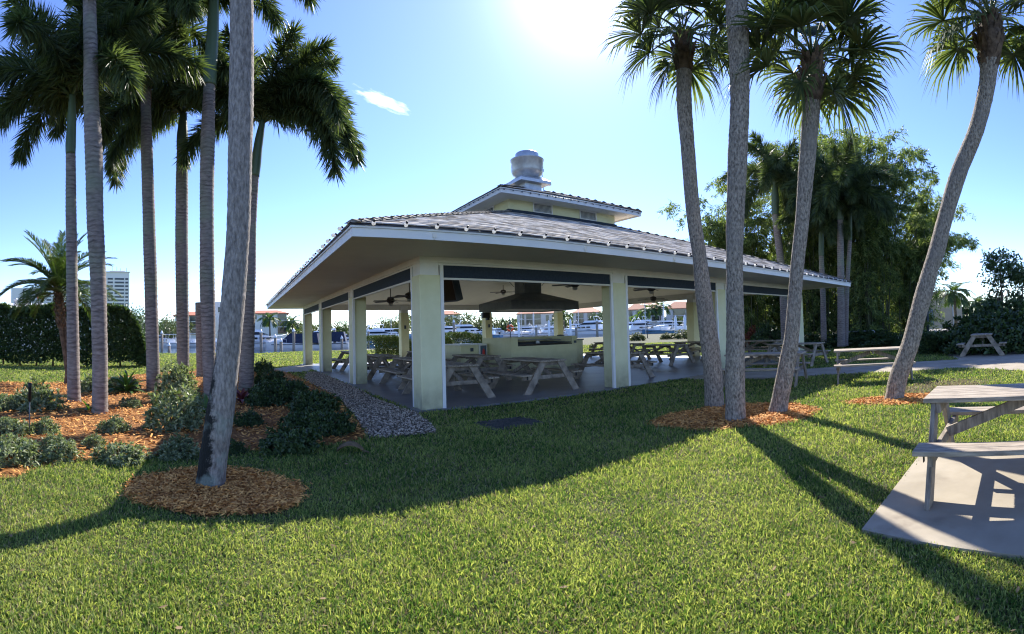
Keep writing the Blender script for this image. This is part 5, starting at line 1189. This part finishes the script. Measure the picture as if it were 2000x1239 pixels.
def block(name, label, cat, x0, x1, rho, ytop, wall, roof=None, yeave=None, screens=(), windows=(), depth=12, group=None, hipd=2.5, flat=False, floors=3):
    o0, rz_, W = frame_at(x0, x1, rho); t = thing(name, label, cat, o0, rz_, group); xm = (x0 + x1) / 2
    zt = at(xm, ytop, rho).z; ze = at(xm, yeave, rho).z if yeave else zt; k = rho / FPX
    b = MB(); b.box(0, W, 0, depth, -.6, ze); b.build('wall', wall, t)
    if roof:
        b = MB(); b.add([(-.6, -.6, ze + .01), (W + .6, -.6, ze + .01), (W + .6, depth + .6, ze + .01), (-.6, depth + .6, ze + .01), (hipd, depth / 2, zt), (W - hipd, depth / 2, zt), (-.6, -.6, ze - .25), (W + .6, -.6, ze - .25), (W + .6, depth + .6, ze - .25), (-.6, depth + .6, ze - .25)],
                        [(0, 1, 5, 4), (1, 2, 5), (2, 3, 4, 5), (3, 0, 4), (6, 7, 1, 0), (7, 8, 2, 1), (9, 6, 0, 3)]); b.build('roof', roof, t)
    for (a, c, ya, yb) in screens:                     # dark screened balcony stacks with slab lines
        z0, z1 = at(xm, yb, rho).z, at(xm, ya, rho).z; b = MB(); b.box((a - x0) * k, (c - x0) * k, -.3, -.002, max(.1, z0), z1); o = b.build('screened_balcony', m_glass, t)
        for f in range(1, floors): s = MB(); z = z0 + (z1 - z0) * f / floors; s.box((a - x0) * k, (c - x0) * k, -.42, -.301, z - .1, z + .1); s.build('slab_edge', m_stucco, o)
    for (a, c, ya, yb) in windows:
        z0, z1 = at(xm, yb, rho).z, at(xm, ya, rho).z; b = MB(); b.box((a - x0) * k, (c - x0) * k, -.12, -.002, z0, z1); o = b.build('window', m_glass, t)
        
        for (xa, xb, za, zb) in ((-.12, -.002, z0 - .12, z1 + .12), ((c - a) * k + .002, (c - a) * k + .12, z0 - .12, z1 + .12)): s = MB(); s.box((a - x0) * k + xa, (a - x0) * k + xb, -.16, -.002, za, zb); s.build('frame', wall, o)
        s = MB(); s.box((a - x0) * k - .2, (c - x0) * k + .2, -.25, -.002, z0 - .25, z0 - .121); s.build('sill', wall, o)
    return t
block('condominium', 'three storey condo with a red tiled roof between the third and fourth ringed trunks', 'condominium', 342, 402, 140, 607, m_wstucco, m_tile, 616, [(371, 384, 616, 654)], [(346, 352, 620, 630), (346, 352, 635, 645)], group='condos across the harbour')
block('condominium', 'tall white flat roofed condo tower left of the big grey trunk', 'condominium', 398, 436, 150, 590, m_wstucco, None, None, [(402, 408, 612, 656)], [(426, 432, 600, 610)], group='condos across the harbour')
block('condominium', 'condo with a red roof and dark screens just left of the pavilion eave', 'condominium', 488, 561, 140, 604, m_wstucco, m_tile, 612, [(513, 524, 613, 638), (543, 560, 613, 652)], [(496, 502, 616, 624)], group='condos across the harbour')
for i, (x0, x1, rho_, yt, ye, lb, scr, win) in enumerate([
        (1012, 1092, 205, 603, 612, 'red roofed waterfront house seen under the right half of the hood', [(1018, 1026, 613, 634), (1030, 1042, 613, 634), (1046, 1058, 613, 634)], [(1068, 1074, 616, 628), (1080, 1086, 616, 628)]),
        (1122, 1176, 205, 600, 610, 'red roofed waterfront house just left of the second front column', [(1128, 1142, 611, 634), (1150, 1168, 611, 634)], []),
        (1228, 1300, 190, 590, 604, 'red roofed house with dark screens just right of the second front column', [(1232, 1238, 606, 630), (1276, 1290, 606, 630)], [(1246, 1252, 610, 622)]),
        (1304, 1366, 190, 588, 602, 'red roofed house behind the leaning palm of the trio', [(1318, 1342, 603, 630), (1348, 1360, 603, 630)], []),
        (858, 900, 220, 606, 614, 'low red roofed house among olive trees left of the hood', [(874, 884, 616, 628)], []), (1370, 1440, 190, 588, 602, 'house with red roof hidden mostly behind palm trunks', [(1376, 1386, 604, 626)], [(1420, 1428, 606, 616)])]):
    block('waterfront_house', lb, 'house', x0, x1, rho_, yt, m_stucco, m_tile, ye, scr, win, 10, 'red roofed houses across the harbour', 3, floors=2)

# tan house on the right
o0, rz_, W_ = frame_at(1800, 1884, 56)
t = thing('tan_house', 'tan stucco house with a tall arched window at the far right', 'house', o0, rz_ + .12)
ze = at(1860, 588, 56).z; zp = at(1835, 572, 56).z
b = MB(); b.add([(0, 0, -.1), (W_, 0, -.1), (W_, 0, ze - .1), (W_ * .40, 0, zp), (0, 0, ze)] + [(0, 9, -.1), (W_, 9, -.1), (W_, 9, ze - .1), (W_ * .4, 9, zp), (0, 9, ze)], [(0, 1, 2, 3, 4), (9, 8, 7, 6, 5), (0, 5, 6, 1), (1, 6, 7, 2), (4, 9, 5, 0)]); b.build('wall', m_tan, t)
b = MB()
for (xa, za, xb, zb) in ((-.25, ze + .0, W_ * .4, zp + .06), (W_ * .4, zp + .06, W_ + .25, ze - .13)):
    b.add([(xa, -.3, za + .02), (xb, -.3, zb + .02), (xb, 9.3, zb + .02), (xa, 9.3, za + .02), (xa, -.3, za + .14), (xb, -.3, zb + .14), (xb, 9.3, zb + .14), (xa, 9.3, za + .14)], [(0, 1, 2, 3), (4, 7, 6, 5), (0, 4, 5, 1), (1, 5, 6, 2), (2, 6, 7, 3), (3, 7, 4, 0)])
b.build('roof', m_tan, t)
def xk(x): return (x - 1800) * 56 / FPX
b = MB(); wx0, wx1 = xk(1816), xk(1827); zb_, zs = .5, ze - 1.1; cx = (wx0 + wx1) / 2; rw = (wx1 - wx0) / 2
poly = [(wx0, zb_), (wx1, zb_)] + [(cx + rw * math.cos(a * math.pi / 12), zs + rw * math.sin(a * math.pi / 12)) for a in range(13)]
n = len(poly); b.add([(x, -.06, z) for x, z in poly] + [(x, -.002, z) for x, z in poly], [tuple(range(n))] + [(i, n + i, n + (i + 1) % n, (i + 1) % n) for i in range(n)]); w_ = b.build('arched_window', mat('sky_glass', (.16, .24, .28), rough=.12), t)
b = MB()
for z in (1.2, 1.9, 2.6, zs): b.box(wx0, wx1, -.1, -.061, z - .04, z + .04)
b.box(cx - .03, cx + .03, -.095, -.0615, zb_, zs + rw * .9); b.build('mullions', m_dmetal, w_)
b = MB(); b.tube([(W_ * .78, -.08, .1), (W_ * .78, -.08, ze - .3)], .05, 6); b.build('downpipe', m_white, t)
# rocks and flower border in front of it
t = tag(link('rock_border', None) if False else thing('rock_border', 'border of pale rocks and low planting in front of the tan house', 'rocks', gb(1850, 46)), None)
b = MB(); rr = random.Random(4)
for i in range(70):
    p = gb(rr.uniform(1812, 1884), rr.uniform(42, 49)) - t.location; s = rr.uniform(.14, .36); a = rr.uniform(0, 6)
    b.lathe([(s * .7, 0), (s * 1.0, s * .3), (s * .8, s * .7), (s * .2, s * .9)], c=(p.x, p.y, -.02), n=7, smooth=False)
b.build('rocks', m_rock, t)
# far right trees
PAL_FAR = [frond_pinnate(70, -5, 2.2, 26, .75, .09, 41, m_date, .3, .45), frond_pinnate(40, -50, 2.3, 26, .75, .09, 42, m_date, .3, .45), frond_pinnate(8, -75, 2.2, 26, .75, .09, 43, m_date, .3, .5)]
def far_palm(label, x, rho, ytop, w, sc_=1.0, seed=0, group='distant palms'):
    base = gb(x, rho); random.seed(seed); t = thing('distant_palm', label, 'palm tree', base, 0, group); zt = at(x, ytop, rho).z
    b = MB(); dx = random.uniform(-.25, .25); b.tube([(0, 0, -.1), (dx * .5, 0, zt * .5), (dx, 0, zt)], [w * 1.3, w, w * .8], 8); b.build('trunk', m_stem, t)
    crown(t, Vector((dx, 0, zt)), [(PAL_FAR[k], 360 * i / c + 40 * k + random.uniform(-15, 15)) for k, c in enumerate((5, 7, 6)) for i in range(c)], 'frond', sc_); return t
far_palm('coconut palm with a round drooping crown in front of the tan house', 1871, 50, 573, .14, 1.0, 1)
far_palm('bushy palm right of the coconut palm, over the dark shrubs', 1912, 62, 594, .16, .9, 2)
far_palm('small palm just left of the bushy palm behind the shrubs', 1893, 60, 604, .14, .8, 8)
far_palm('palm beside the red roofed condo left of the pavilion eave', 572, 130, 630, .2, 1.4, 3)
far_palm('palm in front of the left screened condo wall', 528, 125, 624, .2, 1.4, 4)
far_palm('palm among the houses right of the second front column', 1268, 170, 606, .25, 2.0, 5)
far_palm('palm behind the boats next to the leaning palm trunk', 1292, 172, 600, .25, 2.0, 6)
far_palm('palm between the waterfront houses under the hood', 1104, 185, 614, .25, 1.8, 7)
far = [(1842, 75, 5.8, 2.6, m_leafd, 'dark tree behind the roof of the tan house'), (1856, 78, 5.2, 2.4, m_leafd, 'second dark tree rising over the tan house roof'), (1930, 80, 4.3, 3.4, m_leafo, 'tree line gap filler beyond the dark shrubs'), (1985, 85, 4.5, 4.0, m_leafd, 'far trees at the right edge above the shrubs'),
       (300, 78, 4.9, 4.2, m_leafd, 'dark tree just right of the tall hedge end'), (272, 70, 5.6, 3.2, m_leafd, 'dark tree top behind the rounded hedge end'), (325, 112, 5.2, 5.0, m_leafo, 'wide reddish grey tree across the water by the left condo'), (345, 128, 5.8, 4.5, m_leafo, 'olive tree in front of the left condo'),
       (612, 150, 5.2, 5.5, m_leafo, 'olive tree seen beside the far left column'), (668, 160, 5.6, 6.0, m_leafd, 'dark tree seen between the two far left columns'), (690, 165, 5.0, 5.5, m_leafo, 'pale tree behind the second left column'), (745, 180, 7.5, 8.0, m_leafo, 'broad olive tree left of the near corner column'), (782, 182, 7.0, 7.5, m_leafo, 'broad olive tree close behind the far column'),
       (880, 185, 8.2, 7.0, m_leafo, 'broad olive tree right of the near corner column'), (918, 182, 8.6, 7.5, m_leafo, 'largest olive tree across the water, left of the hood'), (948, 188, 7.6, 6.5, m_leafo, 'olive tree behind the far column under the hood'), (990, 195, 8.2, 6.0, m_leafd, 'dark tree above the orange life ring'), (1098, 198, 6.5, 4.5, m_leafd, 'dark round tree between the waterfront houses'), (1180, 190, 8.0, 6.0, m_leafd, 'dark tree hidden behind the second front column'),
       (1256, 178, 7.5, 4.5, m_leafy, 'bright green tree among the houses in the right bay'), (1332, 180, 5.0, 3.5, m_leafd, 'round dark tree behind the docked boats at right'), (1410, 150, 9.5, 7.0, m_leafd, 'tree behind the middle palm trunk'), (1445, 60, 5.2, 2.6, m_leafy, 'bright bush tree beside the copper shrub'), (1476, 45, 6.0, 2.8, m_leafd, 'dark tree behind the copper shrub'), (1522, 42, 6.6, 3.0, m_leafd, 'dark tree in the shade behind the right columns')]
for i, (x, rho_, h, cr, m, lb) in enumerate(far): tree(lb, gb(x, rho_), h, cr, m, 100 + i, 1400, .05 * h + .25 if rho_ > 90 else .3, .03 * h + .12 if rho_ > 90 else .14, 'distant_tree', .2, .22, .85, 9, 'distant trees')

# far line of trees closing the view behind the houses
n = 30000; az_ = rng.uniform(-.85, .62, n); rad_ = rng.uniform(236, 262, n); hh = 6.2 + 2.2 * np.sin(az_ * 23) + 1.6 * np.sin(az_ * 57 + 1) + 1.0 * np.sin(az_ * 121)
P = np.stack([np.sin(az_) * rad_, np.cos(az_) * rad_, rng.uniform(0, 1, n) ** .8 * hh], 1); D = rand_dirs(n)
o = link('far_woods', leaves('far_woods', P, D, perp(D), rng.uniform(.8, 1.7, n), rng.uniform(.5, .9, n), m_leafo)); tag(o, 'line of far trees behind the houses across the harbour', 'woods', kind='stuff')
# ------------------------------------------------------------------ boats, docks, pilings
WZ = -.3
def boat(label, x, rho, L, beam, h, yaw, kind='cruiser', hullm=None, seed=0, group='boats moored across the harbour'):
    """hull lofted from stations, cabin, windscreen, hardtop, arch, rails"""
    hullm = hullm or m_hull; p = gb(x, rho); p.z = WZ; face = math.atan2(p.y, p.x) - math.pi / 2
    t = thing('motor_boat', label, 'boat', p, face + yaw, group); n = 12; vs = []
    for i in range(n + 1):
        s = i / n; X = -L / 2 + L * s; w = beam / 2 * (1 - max(0, (s - .45) / .55) ** 2.2 * .98) * (.9 + .1 * min(1, s * 4)); fb = h * (.30 + .16 * s ** 1.6); rake = .09 * L * max(0, s - .7) / .3
        vs += [(X - rake * .6, -w * .55, -.25), (X - rake * .2, -w * .86, fb * .35), (X + rake * .6, -w, fb), (X + rake * .6, w, fb), (X - rake * .2, w * .86, fb * .35), (X - rake * .6, w * .55, -.25)]
    fs = [(i * 6 + k, (i + 1) * 6 + k, (i + 1) * 6 + k + 1, i * 6 + k + 1) for i in range(n) for k in range(5)] + [(0, 1, 2, 3, 4, 5), tuple(n * 6 + k for k in (5, 4, 3, 2, 1, 0))]
    b = MB(); b.add(vs, fs, 0); b.build('hull', hullm, t)
    b = MB(); b.box(-L * .47, L * .3, -beam * .5 - .01, beam * .5 + .01, h * .27, h * .30); b.build('rub_rail', m_dmetal, t)
    def house(x0, x1, z0, z1, w, rk, m, nm):
        b = MB(); b.add([(x0, -w, z0), (x1, -w * .8, z0), (x1, w * .8, z0), (x0, w, z0), (x0 + rk * .2, -w * .86, z1), (x1 - rk, -w * .7, z1), (x1 - rk, w * .7, z1), (x0 + rk * .2, w * .86, z1)], [(3, 2, 1, 0), (4, 5, 6, 7), (0, 1, 5, 4), (1, 2, 6, 5), (2, 3, 7, 6), (3, 0, 4, 7)]); return b.build(nm, m, t)
    bw = beam / 2
    if kind == 'covered':
        house(-L * .46, L * .18, h * .36, h * .80, bw * .96, L * .16, m_canvas, 'canvas_cover'); house(L * .05, L * .36, h * .38, h * .52, bw * .75, L * .12, m_hull, 'foredeck')
    elif kind == 'open':
        house(-L * .1, L * .12, h * .34, h * .62, bw * .42, L * .04, m_hull, 'console')
        b = MB(); b.box(-L * .18, L * .14, -bw * .7, bw * .7, h * .96, h * 1.0); b.build('t_top', m_hull, t)
        for sx in (-.12, .08):
            for sy in (-.55, .55): b = MB(); b.tube([(L * sx, bw * sy, h * .36), (L * sx, bw * sy, h * .96)], .04, 5); b.build('top_post', m_metal, t)
        b = MB(); b.box(-L * .53, -L * .48, -.3, .3, h * .05, h * .55); b.build('outboard', m_black, t)
    else:
        house(-L * .28, L * .26, h * .36, h * .60, bw * .86, L * .14, m_hull, 'cabin'); house(-L * .20, L * .17, h * .601, h * .70, bw * .80, L * .13, m_glass, 'windscreen'); house(-L * .30, L * .07, h * .702, h * .80, bw * .82, L * .05, m_hull, 'hardtop')
        b = MB(); b.tube([(-L * .2, -bw * .7, h * .8), (-L * .16, -bw * .6, h * 1.0), (-L * .16, bw * .6, h * 1.0), (-L * .2, bw * .7, h * .8)], .07, 6); b.tube([(-L * .16, 0, h), (-L * .18, 0, h * 1.25)], .025, 5); b.lathe([(.3, 0), (.32, .1), (.15, .18)], c=(-L * .16, 0, h), n=10); b.build('radar_arch', m_hull, t)
        for k in range(3): b = MB(); b.box(-L * .1 + k * L * .11, -L * .03 + k * L * .11, -bw * .9, bw * .9, h * .43, h * .5); b.build('side_window', m_glass, t)
    b = MB(); r_ = []
    for k in range(7): s = .55 + .45 * k / 6; r_.append((-L / 2 + L * s, -bw * (1 - max(0, (s - .45) / .55) ** 2.2 * .98) * .95, h * (.30 + .16 * s ** 1.6) + .45))
    b.tube(r_ + [(x_, -y_, z_) for x_, y_, z_ in reversed(r_)], .03, 5)
    for x_, y_, z_ in r_[::2]: b.tube([(x_, y_, z_ - .5), (x_, y_, z_)], .02, 4); b.tube([(x_, -y_, z_ - .5), (x_, -y_, z_)], .02, 4)
    b.build('bow_rail', m_metal, t); return t
BT = [('white cabin cruiser half hidden by the ringed trunk left of the pavilion', 500, 64, 8.5, 3.0, 3.3, .35, 'cruiser'), ('boat under a dark navy canvas cover left of the far column', 573, 62, 8, 2.8, 2.6, 2.8, 'covered'), ('boat with a navy cover behind the far left column', 617, 63, 8.5, 2.9, 2.8, 3.0, 'covered'),
      ('small boat on the left seen between ringed trunks', 335, 82, 6.5, 2.3, 2.2, .3, 'open'), ('low boat by the fourth ringed trunk', 376, 84, 7, 2.4, 2.3, 2.9, 'open'), ('distant white boat behind the third ringed trunk', 312, 88, 8, 2.6, 2.6, .1, 'cruiser'), ('boat in front of the left condos', 424, 88, 7.5, 2.6, 2.4, .2, 'open'),
      ('white boat seen between the far left columns', 668, 72, 8, 2.8, 2.6, .4, 'cruiser'), ('blue hulled sport boat left of the near corner column', 742, 92, 12, 3.6, 3.4, .15, 'cruiser'), ('white boat just left of the far column', 774, 96, 10, 3.2, 3.0, 2.9, 'open'),
      ('large white cruiser just right of the near corner column', 884, 150, 14, 4.4, 5.0, .25, 'cruiser'), ('biggest white cabin cruiser left of the hood', 918, 146, 15, 4.6, 5.4, .12, 'cruiser'), ('blue sided boat at the far column left of the hood', 948, 140, 10, 3.4, 3.8, 2.8, 'cruiser'),
      ('low open boat behind the life ring', 1012, 168, 12, 3.6, 3.4, .1, 'open'), ('long low boat under the middle of the hood', 1048, 170, 14, 4, 3.6, 3.0, 'open'), ('pale boat right of the middle of the hood', 1080, 168, 13, 4, 3.8, .2, 'cruiser'),
      ('white domed cruiser left of the second front column', 1152, 140, 15, 4.8, 5.4, 2.6, 'cruiser'), ('sport fishing boat right of the second front column', 1258, 122, 13, 4.2, 4.2, .25, 'cruiser'), ('open blue boat in the middle of the right bay', 1285, 120, 9, 3.2, 3.4, 3.0, 'open'), ('boat with a long bow at the leaning palm trunk', 1328, 124, 12, 3.6, 3.2, .1, 'open'), ('white boat by the lawn edge between palm trunks', 1378, 122, 9, 3.2, 3.4, .4, 'cruiser'), ('white boat behind the console boat in the right bay', 1236, 135, 12, 4, 4.4, 2.9, 'cruiser')]
BT += [('far white boat low behind the big cruisers, left one', 872, 182, 13, 4, 4.6, .6, 'cruiser'), ('far boat between the two big white cruisers', 901, 184, 12, 4, 4.4, 2.4, 'cruiser'), ('far white boat left of the life ring post', 975, 186, 13, 4, 4.2, .3, 'cruiser'), ('far boat right of the life ring post', 1026, 188, 13, 4, 4.6, 2.7, 'cruiser'), ('far console boat under the right half of the hood', 1064, 188, 11, 3.6, 4.2, .4, 'open'), ('far boat just left of the speaker column', 1096, 186, 13, 4, 4.6, .8, 'cruiser'), ('far boat behind the white domed cruiser', 1138, 186, 14, 4.4, 5.2, .5, 'cruiser'),
       ('far boat behind the sport fishing boat', 1250, 165, 13, 4.4, 5.6, 2.6, 'cruiser'), ('far boat left of the leaning palm trunk', 1312, 165, 14, 4.4, 5.0, .4, 'cruiser'), ('far boat between the far left column and the second column', 640, 100, 9, 3, 3.4, .7, 'cruiser'), ('far blue boat left of the bright clipped hedge', 722, 112, 11, 3.6, 3.8, 2.5, 'cruiser'), ('far boat behind the blue hulled sport boat', 760, 120, 12, 3.8, 4.2, .5, 'cruiser')]
for i, (lb, x, rho_, L_, bm_, h_, yw, kd) in enumerate(BT): boat(lb, x, rho_, L_, bm_, h_, yw, kd, m_teal if 'blue' in lb else None, i)
def piling(x, rho, ytop, label, cone=True, r_=.16, m=None, group='dock pilings'):
    p = gb(x, rho); t = thing('piling', label, 'piling', p, 0, group); zt = at(x, ytop, rho).z
    b = MB(); b.tube([(0, 0, -1.2), (0, 0, zt)], r_, 10); b.build('post', m or m_pile, t)
    b = MB(); b.lathe([(r_ * 1.15, 0), (r_ * 1.15, .06), (.02, r_ * (2.4 if cone else .8))], c=(0, 0, zt), n=10); b.build('cap', m_white if m is None else m_hull, t)
PL = [(510, 56, 650, 'timber piling in front of the white cabin cruiser'), (538, 52, 660, 'dark thin piling left of the covered boat'), (549, 50, 668, 'short pale piling by the sunny lawn'), (574, 55, 648, 'tall timber piling in front of the navy covered boat'), (316, 60, 652, 'dark post beside the third ringed trunk'), (330, 56, 676, 'short capped piling right of the third ringed trunk'),
      (668, 60, 662, 'capped piling seen between the two left columns'), (654, 62, 645, 'tall post beside the second left column'), (720, 70, 648, 'piling left of the bright clipped hedge'), (888, 110, 630, 'piling in front of the big white cruisers'), (1015, 130, 634, 'white piling right of the life ring'), (1074, 130, 630, 'white piling under the right part of the hood'), (1049, 118, 640, 'short capped piling in the middle under the hood'), (1116, 120, 628, 'white piling just right of the speaker column'), (1127, 112, 640, 'timber piling left of the white domed cruiser'), (1168, 110, 628, 'dark post in front of the white domed cruiser'), (1322, 105, 622, 'white piling right of the open blue boat'), (1340, 105, 621, 'white piling beside the leaning palm trunk')]
for x, rho_, yt, lb in PL: piling(x, rho_, yt, lb, True, .16 if rho_ < 90 else .28, m_hull if 'white piling' in lb else m_pile)
def mast(x, rho, ytop, label, r_=.09, m=None):
    p = gb(x, rho); t = thing('mast', label, 'mast', p + Vector((0, 0, -.3)), 0, 'bare masts and poles in the marina'); zt = at(x, ytop, rho).z
    b = MB(); b.tube([(0, 0, 0), (0, 0, zt)], [r_, r_ * .7], 8); b.build('pole', m or m_hull, t)
    b = MB(); b.tube([(-.5, 0, zt * .72), (.5, 0, zt * .72)], r_ * .4, 5); b.build('spreader', m or m_hull, t)
for x, rho_, yt, lb in [(1020, 160, 606, 'white mast at the left end of the first waterfront house'), (1044, 165, 600, 'white mast under the middle of the hood'), (1132, 150, 598, 'pale mast left of the domed cruiser'), (1263, 118, 590, 'white mast beside the sport fishing boat'), (1299, 120, 580, 'white mast in the right bay next to the leaning palm'), (765, 150, 604, 'white mast in the olive trees left of the near corner column')]: mast(x, rho_, yt, lb)
mast(1266, 70, 625, 'dark post standing on the lawn edge in the right bay', .07, m_dmetal)
# life ring on its post
p = gb(998, 58); t = thing('post', 'dark post carrying the orange life ring by the water', 'post', p)
zt = at(998, 621, 58).z; b = MB(); b.tube([(0, 0, -.1), (0, 0, zt)], .06, 8); b.build('pole', m_dmetal, t); b = MB(); b.lathe([(.08, 0), (.1, .05), (.02, .1)], c=(0, 0, zt), n=8); b.build('cap', m_dmetal, t)
zc = at(998, 641, 58).z; t = thing('life_ring', 'orange and white life ring hanging on a post beside the water', 'life ring', p + Vector((0, 0, zc)), math.atan2(p.y, p.x) - math.pi / 2)
vs, fs, mi = [], [], []; NR, NT = 32, 10
for i in range(NR):
    a = 2 * math.pi * i / NR
    for j in range(NT): q = 2 * math.pi * j / NT; rr_ = .33 + .10 * math.cos(q); vs.append((rr_ * math.cos(a), -.14 + .10 * math.sin(q), rr_ * math.sin(a)))
b = MB()
b.add(vs, [], 0)
for i in range(NR):
    for j in range(NT): b.f.append((i * NT + j, i * NT + (j + 1) % NT, ((i + 1) % NR) * NT + (j + 1) % NT, ((i + 1) % NR) * NT + j)); b.m.append(1 if i % 8 < 1 else 0); b.sm.append(True)
b.build('ring', [mat('orange_ring', (.75, .10, .03), rough=.5), m_white], t)
# docks: a decked finger along each row of boats
def dock(x0, x1, rho0, rho1, label, zt=.05):
    a, c = gb(x0, rho0), gb(x1, rho1); d = c - a; t = thing('dock', label, 'dock', a, math.atan2(d.y, d.x)); L = d.length
    b = MB(); b.box(0, L, -.9, .9, zt - .12, zt); b.build('deck', m_pile, t); 
    for i in range(int(L / 4) + 1):
        for s in (-.8, .8): b = MB(); b.tube([(i * 4, s, -1.2), (i * 4, s, zt - .121)], .12, 7); b.build('pile', m_pile, t)
dock(478, 700, 70, 74, 'timber dock behind the covered boats on the left'); dock(300, 440, 96, 92, 'timber dock in front of the left condos'); dock(850, 1200, 158, 165, 'long timber dock across the middle of the marina', .2); dock(1225, 1420, 132, 128, 'timber dock at the right end of the marina', .2)
